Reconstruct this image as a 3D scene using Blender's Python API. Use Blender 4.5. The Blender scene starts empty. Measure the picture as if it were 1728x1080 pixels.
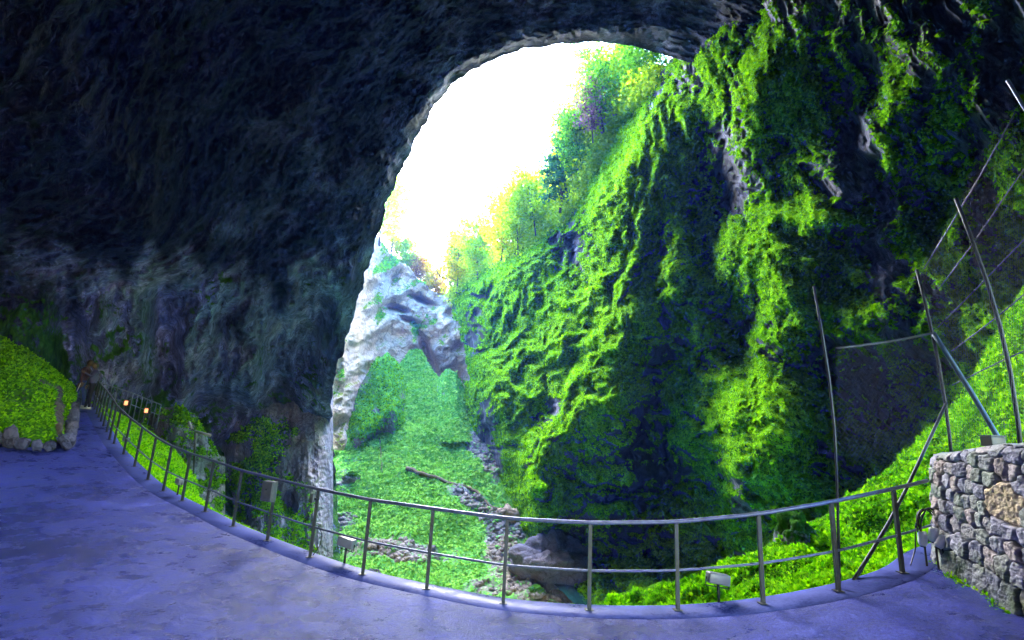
import bpy, bmesh, math, random
import numpy as np
from mathutils import Vector, Matrix
random.seed(7)
rng = np.random.default_rng(11)
SC = bpy.context.scene
COL = SC.collection

# ------------------------------------------------------------------ camera
PITCH, ROLL, FPX = 13.0, 3.0, 864.0
p_, r_ = math.radians(90 + PITCH), math.radians(ROLL)
RX = np.array([[1, 0, 0], [0, math.cos(p_), -math.sin(p_)], [0, math.sin(p_), math.cos(p_)]])
RZ = np.array([[math.cos(r_), -math.sin(r_), 0], [math.sin(r_), math.cos(r_), 0], [0, 0, 1]])
RC = RX @ RZ
cam = bpy.data.cameras.new('camera')
cam.sensor_width = 36.0
cam.lens = 18.0
cam.clip_start = 0.05
cam.clip_end = 3000
co = bpy.data.objects.new('camera', cam)
COL.objects.link(co)
co.matrix_world = Matrix(RC.tolist()).to_4x4()
SC.camera = co

# ------------------------------------------------------------------ light
SUN_DIR = np.array([-0.27, 0.72, 0.64])
SUN_DIR = SUN_DIR / np.linalg.norm(SUN_DIR)
world = bpy.data.worlds.new('World')
SC.world = world
world.use_nodes = True
wn = world.node_tree
wn.nodes.clear()
sky = wn.nodes.new('ShaderNodeTexSky')
sky.sky_type = 'NISHITA'
sky.sun_disc = False
sky.sun_elevation = math.asin(SUN_DIR[2])
sky.sun_rotation = math.atan2(SUN_DIR[0], SUN_DIR[1])
sky.air_density = 1.6
sky.dust_density = 1.0
sky.ozone_density = 2.5
bg = wn.nodes.new('ShaderNodeBackground')
bg.inputs[1].default_value = 0.09
wo = wn.nodes.new('ShaderNodeOutputWorld')
hs = wn.nodes.new('ShaderNodeHueSaturation')
hs.inputs['Saturation'].default_value = 1.35
wn.links.new(sky.outputs[0], hs.inputs['Color'])
wn.links.new(hs.outputs[0], bg.inputs[0])
wn.links.new(bg.outputs[0], wo.inputs[0])
sun = bpy.data.lights.new('sun', 'SUN')
sun.energy = 1.5
sun.angle = math.radians(80)
sun.color = (1.0, 0.96, 0.86)
so = bpy.data.objects.new('sun', sun)
COL.objects.link(so)
so.rotation_euler = Vector(SUN_DIR.tolist()).to_track_quat('Z', 'Y').to_euler()
SC.view_settings.view_transform = 'Standard'
SC.view_settings.look = 'None'
SC.view_settings.exposure = 5.4
SC.view_settings.gamma = 1
SC.view_settings.use_curve_mapping = False
SC.render.engine = 'CYCLES'
SC.cycles.use_denoising = True
SC.cycles.max_bounces = 6
SC.cycles.diffuse_bounces = 2
SC.cycles.glossy_bounces = 3
SC.cycles.transmission_bounces = 3
SC.cycles.sample_clamp_indirect = 6.0
SC.cycles.caustics_reflective = False
SC.cycles.caustics_refractive = False

# ------------------------------------------------------------------ maths helpers
def P(px, py, D):
    """point seen at photograph position (px, py) at distance D along the view axis"""
    px, py, D = np.broadcast_arrays(np.asarray(px, float), np.asarray(py, float), np.asarray(D, float))
    v = np.stack([(px - 864) / FPX * D, -(py - 540) / FPX * D, -D], -1)
    return v @ RC.T

def proj(w):
    v = np.asarray(w) @ RC
    return 864 + FPX * v[..., 0] / -v[..., 2], 540 - FPX * v[..., 1] / -v[..., 2], -v[..., 2]

PERM = np.random.default_rng(3).permutation(4096).astype(np.int64)
G3 = np.random.default_rng(5).normal(size=(4096, 3))
G3 /= np.linalg.norm(G3, axis=1)[:, None]

def pn(x, y, z=0.0):
    x, y, z = np.broadcast_arrays(np.asarray(x, float), np.asarray(y, float), np.asarray(z, float))
    xi, yi, zi = np.floor(x), np.floor(y), np.floor(z)
    fx, fy, fz = x - xi, y - yi, z - zi
    xi, yi, zi = xi.astype(np.int64), yi.astype(np.int64), zi.astype(np.int64)
    ux, uy, uz = (f * f * f * (f * (f * 6 - 15) + 10) for f in (fx, fy, fz))
    out = 0.0
    for a in (0, 1):
        for b in (0, 1):
            for c in (0, 1):
                h = PERM[(PERM[(PERM[(xi + a) & 4095] + yi + b) & 4095] + zi + c) & 4095]
                g = G3[h]
                d = g[..., 0] * (fx - a) + g[..., 1] * (fy - b) + g[..., 2] * (fz - c)
                out = out + d * (ux if a else 1 - ux) * (uy if b else 1 - uy) * (uz if c else 1 - uz)
    return out * 1.5

def fbm(x, y, z=0.0, o=4, lac=2.03, g=0.5):
    s, a = 0.0, 1.0
    for i in range(o):
        s = s + a * pn(x + 17.3 * i, y - 9.1 * i, np.asarray(z) + 5.7 * i)
        x, y, z, a = np.asarray(x) * lac, np.asarray(y) * lac, np.asarray(z) * lac, a * g
    return s

def ridg(x, y, z=0.0, o=3, lac=2.1, g=0.5):
    s, a, n = 0.0, 1.0, 0.0
    for i in range(o):
        s = s + a * (1 - 2.2 * np.abs(pn(x + 7.3 * i, y - 3.1 * i, np.asarray(z) + 2.7 * i)))
        n += a
        x, y, z, a = np.asarray(x) * lac, np.asarray(y) * lac, np.asarray(z) * lac, a * g
    return s / n

def sstep(a, b, x):
    t = np.clip((x - a) / (b - a), 0, 1)
    return t * t * (3 - 2 * t)

def gauss(px, py, lst):
    s = 0.0
    for (cx, cy, rx, ry, ang, amp) in lst:
        a = math.radians(ang)
        dx, dy = px - cx, py - cy
        u = (dx * math.cos(a) + dy * math.sin(a)) / rx
        v = (-dx * math.sin(a) + dy * math.cos(a)) / ry
        s = s + amp * np.exp(-(u * u + v * v) ** 1.3)
    return s

def tps(pts, vals, sc=1.0, lam=1e-4):
    pts = np.asarray(pts, float) / sc
    n = len(pts)
    def k(r2):
        return 0.5 * r2 * np.log(r2 + 1e-12)
    d = ((pts[:, None] - pts[None]) ** 2).sum(-1)
    A = np.zeros((n + 3, n + 3))
    A[:n, :n] = k(d) + lam * np.eye(n)
    A[:n, n] = 1; A[:n, n + 1:] = pts
    A[n, :n] = 1; A[n + 1:, :n] = pts.T
    w = np.linalg.solve(A, np.concatenate([np.asarray(vals, float), np.zeros(3)]))
    def f(x, y):
        x, y = np.asarray(x, float) / sc, np.asarray(y, float) / sc
        s = w[n] + w[n + 1] * x + w[n + 2] * y
        for i in range(n):
            s = s + w[i] * k((x - pts[i, 0]) ** 2 + (y - pts[i, 1]) ** 2)
        return s
    return f

# ------------------------------------------------------------------ object helpers
def tag(o, label=None, cat=None, group=None, kind=None):
    if label: o['label'] = label
    if cat: o['category'] = cat
    if group: o['group'] = group
    if kind: o['kind'] = kind
    return o

def empty(name, loc=(0, 0, 0), rz=0.0):
    o = bpy.data.objects.new(name, None)
    o.empty_display_size = 0.2
    COL.objects.link(o)
    o.location = [float(c) for c in loc]
    o.rotation_euler = (0, 0, rz)
    bpy.context.view_layer.update()
    return o

def link(name, me, mat, parent=None, smooth=True):
    o = bpy.data.objects.new(name, me)
    COL.objects.link(o)
    if mat is not None and not me.materials:
        for m in (mat if isinstance(mat, (list, tuple)) else [mat]):
            me.materials.append(m)
    if smooth:
        me.polygons.foreach_set('use_smooth', np.ones(len(me.polygons), bool))
    if parent is not None:
        o.parent = parent
        o.matrix_parent_inverse = parent.matrix_world.inverted()
    return o

def mesh_np(name, V, Fq, attrs=None):
    """V (n,3), Fq (m,4) or (m,3)"""
    V = np.ascontiguousarray(V, dtype=np.float32).reshape(-1, 3)
    Fq = np.ascontiguousarray(Fq, dtype=np.int32)
    me = bpy.data.meshes.new(name)
    k = Fq.shape[1]
    me.vertices.add(len(V))
    me.vertices.foreach_set('co', V.ravel())
    me.loops.add(Fq.size)
    me.loops.foreach_set('vertex_index', Fq.ravel())
    me.polygons.add(len(Fq))
    me.polygons.foreach_set('loop_start', np.arange(0, Fq.size, k, dtype=np.int32))
    me.update(calc_edges=True)
    for n, a in (attrs or {}).items():
        at = me.attributes.new(n, 'FLOAT', 'POINT')
        at.data.foreach_set('value', np.ascontiguousarray(a, dtype=np.float32).ravel())
    return me

def gridf(nu, nv, flip=False):
    i = np.arange(nu - 1)[:, None] * nv + np.arange(nv - 1)[None]
    i = i.ravel()
    q = np.stack([i, i + nv, i + nv + 1, i + 1], -1)
    return q[:, ::-1] if flip else q

def gnormals(W):
    du = np.gradient(W, axis=0)
    dv = np.gradient(W, axis=1)
    n = np.cross(du, dv)
    n /= np.linalg.norm(n, axis=-1, keepdims=True) + 1e-9
    s = (n * W).sum(-1, keepdims=True)
    return np.where(s > 0, -n, n)  # towards the camera

def grid_obj(name, W, attrs, mat, parent=None):
    nu, nv = W.shape[:2]
    me = mesh_np(name, W, gridf(nu, nv), attrs)
    return link(name, me, mat, parent)

def leaves(name, pos, nrm, size, mat, parent=None, aspect=0.5, up=0.3, flat=0.6, hang=0.0, r=None, tintv=None):
    """rhombus leaves folded along the midrib: one mesh"""
    r = r or rng
    n = len(pos)
    size = np.broadcast_to(size, (n,))[:, None]
    d = r.normal(size=(n, 3))
    d -= (d * nrm).sum(-1, keepdims=True) * nrm * flat
    d[:, 2] += up - hang
    d /= np.linalg.norm(d, axis=1, keepdims=True)
    s = np.cross(d, nrm + r.normal(size=(n, 3)) * 0.5)
    s /= np.linalg.norm(s, axis=1, keepdims=True) + 1e-9
    b = np.cross(s, d)
    a = pos
    c = pos + d * size
    m = pos + d * size * 0.45 + b * size * 0.12
    l = m + s * size * aspect * 0.5
    q = m - s * size * aspect * 0.5
    V = np.stack([a, l, c, q], 1).reshape(-1, 3)
    i = np.arange(n)[:, None] * 4
    T = np.concatenate([i + np.array([[0, 1, 2]]), i + np.array([[0, 2, 3]])], 0)
    tint = r.random(n) if tintv is None else tintv
    me = mesh_np(name, V, T, {'tint': np.repeat(tint, 4)})
    return link(name, me, mat, parent, smooth=False)

class MB:
    """collects boxes, tubes and so on into one mesh"""
    def __init__(s):
        s.v, s.f = [], []
    def add(s, V, Fs):
        o = len(s.v)
        s.v += [tuple(float(c) for c in v) for v in V]
        s.f += [tuple(int(i) + o for i in f) for f in Fs]
        return s
    def box(s, c, size, R=None, bev=0.0):
        h = np.array(size) / 2
        if bev <= 0:
            V = [np.array([a, b, d]) * h for a in (-1, 1) for b in (-1, 1) for d in (-1, 1)]
            Fs = [(0, 1, 3, 2), (4, 6, 7, 5), (0, 4, 5, 1), (2, 3, 7, 6), (0, 2, 6, 4), (1, 5, 7, 3)]
        else:
            bm = bmesh.new()
            bmesh.ops.create_cube(bm, size=2)
            for v in bm.verts:
                v.co = Vector((v.co.x * h[0], v.co.y * h[1], v.co.z * h[2]))
            bmesh.ops.bevel(bm, geom=bm.edges[:], offset=min(bev, min(h) * 0.9), segments=2, affect='EDGES', profile=0.6)
            bm.verts.index_update()
            V = [np.array(v.co) for v in bm.verts]
            Fs = [[v.index for v in f.verts] for f in bm.faces]
            bm.free()
        if R is not None:
            V = [R @ v for v in V]
        return s.add([v + np.array(c) for v in V], Fs)
    def tube(s, pts, r, n=8, cap=True, sq=False, up=(0, 0, 1)):
        pts = [np.array(p, float) for p in pts]
        m = len(pts)
        rr = r if hasattr(r, '__len__') else [r] * m
        V, Fs = [], []
        u = None
        for i, p in enumerate(pts):
            t = pts[min(i + 1, m - 1)] - pts[max(i - 1, 0)]
            t = t / (np.linalg.norm(t) + 1e-9)
            if u is None:
                a = np.array(up, float)
                if abs(t @ a) > 0.95:
                    a = np.array([0, 1.0, 0])
                u = a
            u = u - (u @ t) * t
            u /= np.linalg.norm(u) + 1e-9
            w = np.cross(t, u)
            for k in range(n):
                an = 2 * math.pi * (k + (0.5 if sq else 0)) / n
                q = rr[i] * (1.414 if sq else 1)
                V.append(p + (u * math.cos(an) + w * math.sin(an)) * q)
        for i in range(m - 1):
            for k in range(n):
                a, b = i * n + k, i * n + (k + 1) % n
                Fs.append((a, b, b + n, a + n))
        if cap:
            Fs.append(tuple(range(n))[::-1])
            Fs.append(tuple((m - 1) * n + k for k in range(n)))
        return s.add(V, Fs)
    def build(s, name, mat, parent=None, smooth=False):
        me = bpy.data.meshes.new(name)
        me.from_pydata(s.v, [], s.f)
        me.update()
        return link(name, me, mat, parent, smooth)

# ------------------------------------------------------------------ materials
class NT:
    def __init__(s, name):
        s.m = bpy.data.materials.new(name)
        s.m.use_nodes = True
        s.n = s.m.node_tree.nodes
        s.l = s.m.node_tree.links
        s.b = s.n['Principled BSDF']
        s.out = s.n['Material Output']
    def node(s, t, **k):
        o = s.n.new(t)
        for a, v in k.items():
            setattr(o, a, v)
        return o
    def put(s, sock, v):
        if hasattr(v, 'links') or isinstance(v, bpy.types.NodeSocket):
            s.l.new(v, sock)
        else:
            if isinstance(v, (tuple, list)) and len(v) == 3 and len(sock.default_value) == 4:
                v = tuple(v) + (1,)
            sock.default_value = v
    def pos(s):
        return s.node('ShaderNodeNewGeometry').outputs['Position']
    def map(s, v, scale):
        o = s.node('ShaderNodeMapping')
        s.put(o.inputs['Vector'], v)
        o.inputs['Scale'].default_value = scale
        return o.outputs[0]
    def noise(s, v, scale, detail=5, rough=0.6, dist=0.0):
        o = s.node('ShaderNodeTexNoise')
        s.put(o.inputs['Vector'], v)
        o.inputs['Scale'].default_value = scale
        o.inputs['Detail'].default_value = detail
        o.inputs['Roughness'].default_value = rough
        o.inputs['Distortion'].default_value = dist
        return o.outputs['Fac']
    def voro(s, v, scale, feat='F1'):
        o = s.node('ShaderNodeTexVoronoi', feature=feat)
        s.put(o.inputs['Vector'], v)
        o.inputs['Scale'].default_value = scale
        return o.outputs['Distance']
    def attr(s, name):
        return s.node('ShaderNodeAttribute', attribute_name=name).outputs['Fac']
    def ramp(s, f, stops):
        o = s.node('ShaderNodeValToRGB')
        s.put(o.inputs[0], f)
        e = o.color_ramp.elements
        while len(e) < len(stops):
            e.new(0.5)
        for q, (p, c) in zip(e, stops):
            q.position = p
            q.color = tuple(c) + (1,) if not isinstance(c, (int, float)) else (c, c, c, 1)
        return o.outputs[0]
    def math(s, op, a, b=0.0, c=0.0):
        o = s.node('ShaderNodeMath', operation=op)
        for i, v in enumerate((a, b, c)):
            s.put(o.inputs[i], v)
        return o.outputs[0]
    def mix(s, f, a, b, mode='MIX'):
        o = s.node('ShaderNodeMix', data_type='RGBA', blend_type=mode)
        s.put(o.inputs[0], f)
        s.put(o.inputs[6], a)
        s.put(o.inputs[7], b)
        return o.outputs[2]
    def bump(s, h, strength=0.5, dist=0.1, prev=None):
        o = s.node('ShaderNodeBump')
        s.put(o.inputs['Height'], h)
        o.inputs['Strength'].default_value = strength
        o.inputs['Distance'].default_value = dist
        if prev is not None:
            s.l.new(prev, o.inputs['Normal'])
        return o.outputs[0]
    def fin(s, col=None, rough=None, nrm=None, spec=None, metal=None):
        if col is not None: s.put(s.b.inputs['Base Color'], col)
        if rough is not None: s.put(s.b.inputs['Roughness'], rough)
        if nrm is not None: s.put(s.b.inputs['Normal'], nrm)
        if spec is not None: s.put(s.b.inputs['Specular IOR Level'], spec)
        if metal is not None: s.put(s.b.inputs['Metallic'], metal)
        return s.m

def rock_mat(name, dark, mid, light, moss=(0.055, 0.16, 0.008), moss2=(0.015, 0.06, 0.006), sc=1.0, rough=0.75, strata=(1, 1, 0.35), pale=False, lit_tint=(1, 1, 1), veins=0.0, crack=0.6, spec=0.35):
    n = NT(name)
    p = n.pos()
    pm = n.map(p, strata)
    a = n.noise(pm, 0.45 * sc, 8, 0.68, 0.5)
    b = n.noise(pm, 3.0 * sc, 6, 0.7, 0.3)
    c = n.ramp(n.math('ADD', n.math('MULTIPLY', a, 0.6), n.math('MULTIPLY', b, 0.4)), [(0.36, dark), (0.5, mid), (0.66, light)])
    tone = n.ramp(n.noise(p, 0.18 * sc, 3), [(0.4, (0.75, 0.82, 1.2)), (0.6, (1.25, 1.0, 0.85))])
    c = n.mix(0.6, c, tone, 'MULTIPLY')
    wv = n.node('ShaderNodeVectorMath', operation='ADD')
    n.put(wv.inputs[0], pm)
    nz3 = n.node('ShaderNodeTexNoise')
    n.put(nz3.inputs['Vector'], p)
    nz3.inputs['Scale'].default_value = 1.2 * sc
    nz3.inputs['Detail'].default_value = 4
    n.l.new(nz3.outputs['Color'], wv.inputs[1])
    ck = n.voro(wv.outputs[0], 1.1 * sc, 'DISTANCE_TO_EDGE')
    ckm = n.ramp(ck, [(0.0, 0.0), (0.045, 1.0)])
    ck2 = n.voro(wv.outputs[0], 3.7 * sc, 'DISTANCE_TO_EDGE')
    ckm2 = n.ramp(ck2, [(0.0, 0.35), (0.05, 1.0)])
    crk = n.math('MULTIPLY', ckm, ckm2)
    c = n.mix(crack, c, n.mix(1.0, c, crk, 'MULTIPLY'))
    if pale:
        pl = n.attr('pale')  # low values take the dark tint that paints shade into the rock
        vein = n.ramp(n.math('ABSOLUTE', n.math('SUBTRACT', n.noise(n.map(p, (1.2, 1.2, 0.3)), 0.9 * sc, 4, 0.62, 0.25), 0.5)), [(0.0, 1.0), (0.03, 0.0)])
        pc = n.mix(1.0, c, lit_tint, 'MULTIPLY')
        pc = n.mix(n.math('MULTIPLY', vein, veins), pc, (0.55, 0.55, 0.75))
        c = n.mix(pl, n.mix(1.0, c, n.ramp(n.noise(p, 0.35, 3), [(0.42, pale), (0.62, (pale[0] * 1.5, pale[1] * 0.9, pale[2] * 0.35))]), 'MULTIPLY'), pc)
    mo = n.attr('moss')
    fine = n.noise(p, 5.0 * sc, 5, 0.7)
    mm = n.ramp(n.math('ADD', mo, n.math('MULTIPLY', n.math('SUBTRACT', fine, 0.5), 1.1)), [(0.42, 0.0), (0.6, 1.0)])
    mc = n.ramp(n.math('ADD', n.math('MULTIPLY', n.noise(p, 1.1 * sc, 5), 0.6), n.math('MULTIPLY', fine, 0.4)), [(0.4, moss2), (0.62, moss)])
    col = n.mix(mm, c, mc)
    h1 = n.bump(crk, 0.8 * crack, 0.15 / sc, n.bump(b, 0.8, 0.25 / sc))
    h2 = n.bump(fine, 0.6, 0.12 / sc, h1)
    rr = n.ramp(mm, [(0.0, rough), (1.0, 0.95)])
    sp_ = n.ramp(mm, [(0.0, spec), (1.0, 0.02)])
    return n.fin(col, rr, h2, spec=sp_)

def leaf_mat(name, c1, c2, c3, trans=0.35, sc=0.5):
    n = NT(name)
    t = n.attr('tint')
    p = n.pos()
    f = n.math('ADD', n.math('MULTIPLY', t, 0.6), n.math('MULTIPLY', n.noise(p, sc, 3), 0.5))
    c = n.ramp(f, [(0.25, c1), (0.55, c2), (0.85, c3)])
    n.fin(c, 0.75, spec=0.04)
    tr = n.node('ShaderNodeBsdfTranslucent')
    n.put(tr.inputs['Color'], c)
    mx = n.node('ShaderNodeMixShader')
    mx.inputs[0].default_value = trans
    n.l.new(n.b.outputs[0], mx.inputs[1])
    n.l.new(tr.outputs[0], mx.inputs[2])
    n.l.new(mx.outputs[0], n.out.inputs['Surface'])
    return n.m

def plain(name, col, rough=0.5, metal=0.0, var=0.25, sc=8.0, bump=0.15):
    n = NT(name)
    p = n.pos()
    f = n.noise(p, sc, 5)
    lo = tuple(c * (1 - var) for c in col); hi = tuple(min(1, c * (1 + var)) for c in col)
    return n.fin(n.ramp(f, [(0.35, lo), (0.65, hi)]), n.ramp(f, [(0.3, max(0.05, rough - 0.12)), (0.7, min(1, rough + 0.12))]), n.bump(f, bump, 0.01), metal=metal)

M = {}
M['vault'] = rock_mat('vault_rock', (0.025, 0.03, 0.055), (0.17, 0.18, 0.28), (0.62, 0.62, 0.85), moss=(0.05, 0.15, 0.02), moss2=(0.015, 0.05, 0.02), sc=1.1, strata=(1, 1, 0.4), pale=(0.004, 0.007, 0.055), lit_tint=(0.70, 0.82, 1.2), veins=0.12, crack=0.8, spec=0.06)  # near-black tint paints the roof's shade, brighter tint the light near the mouth
M['wall'] = rock_mat('gorge_wall_rock', (0.012, 0.014, 0.03), (0.06, 0.065, 0.12), (0.34, 0.34, 0.55), moss=(0.14, 0.38, 0.001), moss2=(0.022, 0.085, 0.001), sc=1.2, pale=(0.11, 0.13, 0.24))  # dark tint paints shade into the recesses
M['cliff'] = rock_mat('pale_limestone', (0.34, 0.25, 0.19), (0.62, 0.49, 0.40), (0.80, 0.69, 0.58), moss=(0.26, 0.30, 0.03), moss2=(0.12, 0.18, 0.02), sc=0.35, strata=(1, 1, 1.6))
M['ledge'] = rock_mat('ledge_rock', (0.06, 0.06, 0.09), (0.24, 0.235, 0.32), (0.60, 0.58, 0.70), moss=(0.05, 0.17, 0.015), moss2=(0.02, 0.07, 0.01), sc=1.0, strata=(1, 1, 0.3))
M['talus'] = rock_mat('talus_ground', (0.10, 0.09, 0.10), (0.2, 0.19, 0.2), (0.40, 0.38, 0.4), moss=(0.15, 0.48, 0.10), moss2=(0.08, 0.32, 0.06), sc=0.9, strata=(1, 1, 1))
M['soil'] = rock_mat('bank_soil', (0.02, 0.02, 0.018), (0.05, 0.045, 0.04), (0.12, 0.11, 0.1), moss=(0.09, 0.28, 0.006), moss2=(0.03, 0.12, 0.004), sc=3, strata=(1, 1, 1))
M['l_moss'] = leaf_mat('moss_leaf', (0.022, 0.10, 0.0005), (0.12, 0.37, 0.001), (0.27, 0.60, 0.001), 0.4, 0.35)
M['l_talus'] = leaf_mat('talus_leaf', (0.09, 0.30, 0.04), (0.20, 0.52, 0.08), (0.36, 0.66, 0.13), 0.3, 0.3)
M['l_bank'] = leaf_mat('bank_leaf', (0.05, 0.25, 0.001), (0.20, 0.60, 0.001), (0.42, 0.80, 0.002), 0.5, 1.5)
M['l_dark'] = leaf_mat('dark_needle', (0.02, 0.10, 0.08), (0.04, 0.18, 0.10), (0.08, 0.26, 0.08), 0.25)
M['l_lime'] = leaf_mat('lime_leaf', (0.22, 0.45, 0.01), (0.38, 0.62, 0.015), (0.62, 0.80, 0.03), 0.6)
M['l_yellow'] = leaf_mat('yellow_leaf', (0.4, 0.45, 0.01), (0.65, 0.62, 0.015), (0.8, 0.65, 0.03), 0.55)
M['l_green'] = leaf_mat('green_leaf', (0.06, 0.24, 0.03), (0.14, 0.46, 0.04), (0.28, 0.62, 0.04), 0.55)
M['l_rust'] = leaf_mat('rust_leaf', (0.3, 0.14, 0.02), (0.55, 0.32, 0.03), (0.7, 0.5, 0.05), 0.5)
M['l_plum'] = leaf_mat('plum_leaf', (0.16, 0.06, 0.14), (0.3, 0.16, 0.26), (0.4, 0.34, 0.16), 0.4)
M['bark'] = plain('bark', (0.07, 0.055, 0.045), 0.9, var=0.4, sc=3)
M['log'] = plain('dead_wood', (0.10, 0.075, 0.05), 0.9, var=0.4, sc=3)
M['rail'] = plain('galvanised_steel', (0.13, 0.14, 0.24), 0.42, 0.55, var=0.25, sc=14)
M['post'] = plain('painted_steel', (0.035, 0.038, 0.045), 0.5, 0.4, var=0.3, sc=10)
M['pole'] = plain('dark_pole', (0.012, 0.016, 0.022), 0.45, 0.5, var=0.3, sc=8)
M['wire'] = plain('fence_wire', (0.10, 0.10, 0.14), 0.45, 0.7, sc=20)
M['strut'] = plain('blue_grey_strut', (0.035, 0.07, 0.11), 0.45, 0.3, sc=8)
M['box'] = plain('grey_box', (0.07, 0.075, 0.085), 0.55, 0.1, sc=12)
M['lamp_white'] = plain('lamp_casing', (0.17, 0.17, 0.21), 0.4, 0.1, var=0.1)
M['white'] = plain('white_paint', (0.8, 0.8, 0.85), 0.35, var=0.05)
M['black'] = plain('black_rubber', (0.003, 0.003, 0.004), 0.5)
M['boulder'] = rock_mat('boulder_rock', (0.045, 0.048, 0.085), (0.085, 0.088, 0.15), (0.15, 0.15, 0.24), sc=1.2, strata=(1, 1, 1))

# wet concrete of the walkway
n = NT('wet_concrete')
p = n.pos()
a = n.noise(p, 0.45, 5, 0.55, 0.3)
b = n.noise(p, 2.6, 9, 0.72, 0.3)
c = n.noise(p, 30, 4, 0.7)
f = n.math('ADD', n.math('MULTIPLY', a, 0.5), n.math('MULTIPLY', b, 0.5))
col = n.ramp(f, [(0.34, (0.008, 0.011, 0.08)), (0.47, (0.022, 0.028, 0.19)), (0.57, (0.045, 0.055, 0.32)), (0.68, (0.10, 0.12, 0.52))])
grit = n.noise(p, 90, 3, 0.8)
col = n.mix(0.75, col, n.ramp(n.math('ADD', n.math('MULTIPLY', c, 0.5), n.math('MULTIPLY', n.noise(p, 130, 3, 0.8), 0.5)), [(0.36, 0.35), (0.5, 0.95), (0.64, 1.6)]), 'MULTIPLY')
patch = n.ramp(n.noise(p, 0.9, 8, 0.72, 1.2), [(0.5, 0.0), (0.66, 1.0)])
col = n.mix(n.math('MULTIPLY', patch, 0.35), col, (0.012, 0.015, 0.08))
rough = n.ramp(n.math('ADD', n.math('MULTIPLY', a, 0.4), n.math('MULTIPLY', b, 0.6)), [(0.34, 0.16), (0.5, 0.30), (0.64, 0.50)])
nb = n.bump(grit, 0.5, 0.006, n.bump(c, 0.6, 0.015, n.bump(b, 0.8, 0.06)))
M['floor'] = n.fin(col, rough, nb, spec=0.4)
n.b.inputs['IOR'].default_value = 1.26
n.b.inputs['Specular Tint'].default_value = (0.45, 0.55, 1.0, 1)
n = NT('kerb_concrete')
p = n.pos()
f = n.math('ADD', n.math('MULTIPLY', n.noise(p, 1.6, 7, 0.65, 0.5), 0.7), n.math('MULTIPLY', n.noise(p, 25, 4), 0.3))
n.b.inputs['IOR'].default_value = 1.2
M['kerb'] = n.fin(n.ramp(f, [(0.38, (0.025, 0.032, 0.15)), (0.62, (0.09, 0.11, 0.38))]), n.ramp(f, [(0.4, 0.25), (0.6, 0.6)]), n.bump(f, 0.3, 0.02))
n.b.inputs['Specular Tint'].default_value = (0.35, 0.38, 1.0, 1)
# dark pool water
n = NT('pool_water')
M['water'] = n.fin((0.01, 0.06, 0.065), 0.08, n.bump(n.noise(n.pos(), 1.5, 4), 0.12, 0.1), spec=0.5)

# ------------------------------------------------------------------ walkway line (posts) and floor
POSTS = [(156.7, 686.7, 44.5), (159, 691.7, 45.5), (162.5, 699, 47.5), (166, 705, 49.5), (170, 711.7, 51.5), (174, 720, 53.5), (179.5, 730, 55.5), (185, 739, 57.5),
         (191.3, 752, 58), (207.9, 767.3, 60.5), (226.6, 787.7, 66), (249, 810, 71), (275, 829.4, 75), (307, 846, 79), (346, 864, 84), (393, 889, 92), (451, 913, 101),
         (523, 941, 111), (612, 970, 121), (720, 994, 130), (849, 1019, 136.5), (994, 1030, 140), (1144, 1031, 142), (1288, 1020, 145), (1415, 998, 145), (1523, 967, 137)]
PB = np.array([P(x, y, FPX / h) for (x, y, h) in POSTS])
anchors = [(-14, 8, -1.6), (-20, 14, -0.9), (-22, 20, 0.2), (-17.5, 23, 0.7), (-20, 2, -1.95), (-6, 4, -1.95), (0, 0, -1.97), (4, 0, -1.95), (10, 2, -1.6), (-6, -6, -1.97), (6, -8, -1.95), (-25, -16, -1.97), (12, -16, -1.97), (0, -16, -1.97), (3, 4, -1.85), (0, 4, -1.97)]
fz_ = tps([(q[0], q[1]) for q in PB] + [a[:2] for a in anchors], [q[2] for q in PB] + [a[2] for a in anchors], 10.0, 2e-3)
def floor_z(x, y):
    return np.clip(fz_(x, y), -2.2, 1.2)

def on_floor(px, py):
    """where the view ray through (px, py) meets the walkway"""
    D = np.linspace(2.0, 26, 600)
    w = P(px, py, D)
    s = w[:, 2] - floor_z(w[:, 0], w[:, 1])
    k = np.argmax(s < 0) if (s < 0).any() else len(D) - 1
    return w[k]

RL = PB[:, :2].copy()
# edge of the walkway, carried on past the last post to the stone wall
ext_a = np.array([[-19.5, 23.6], [-17.6, 21.6]])
ext_b = np.array([[5.75, 7.5], [7.0, 8.2], [10.0, 9.0]])
EL = np.concatenate([ext_a, RL, ext_b])
def resample(L, n, sm=3):
    L = np.asarray(L, float)
    d = np.concatenate([[0], np.cumsum(np.linalg.norm(np.diff(L, axis=0), axis=1))])
    t = np.linspace(0, d[-1], n)
    o = np.stack([np.interp(t, d, L[:, k]) for k in range(L.shape[1])], -1)
    for _ in range(sm):
        o[1:-1] = (o[:-2] + 2 * o[1:-1] + o[2:]) / 4
    return o
EC = resample(EL, 260, 12)
tg = np.gradient(EC, axis=0); tg /= np.linalg.norm(tg, axis=1)[:, None]
EN = np.stack([-tg[:, 1], tg[:, 0]], -1)   # outward (into the gorge)
EDGE = EC + EN * 0.16

# floor sheet
I_pts = resample(np.array([[-34, 22], [-34, 6], [-30, -16], [0, -18], [14, -16], [16, -2], [14, 4]]), 260, 4)
nv = 120
t = (np.linspace(0, 1, nv) ** 1.7)[None, :, None]
XY = EDGE[:, None] * (1 - t) + I_pts[:, None] * t
Z = floor_z(XY[..., 0], XY[..., 1]) + 0.0015 * fbm(XY[..., 0] * 0.8, XY[..., 1] * 0.8, o=3)
o = grid_obj('walkway', np.concatenate([XY, Z[..., None]], -1), {}, M['floor'])
tag(o, 'wet lavender grey concrete walkway sweeping round the platform', 'walkway', kind='structure')
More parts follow.
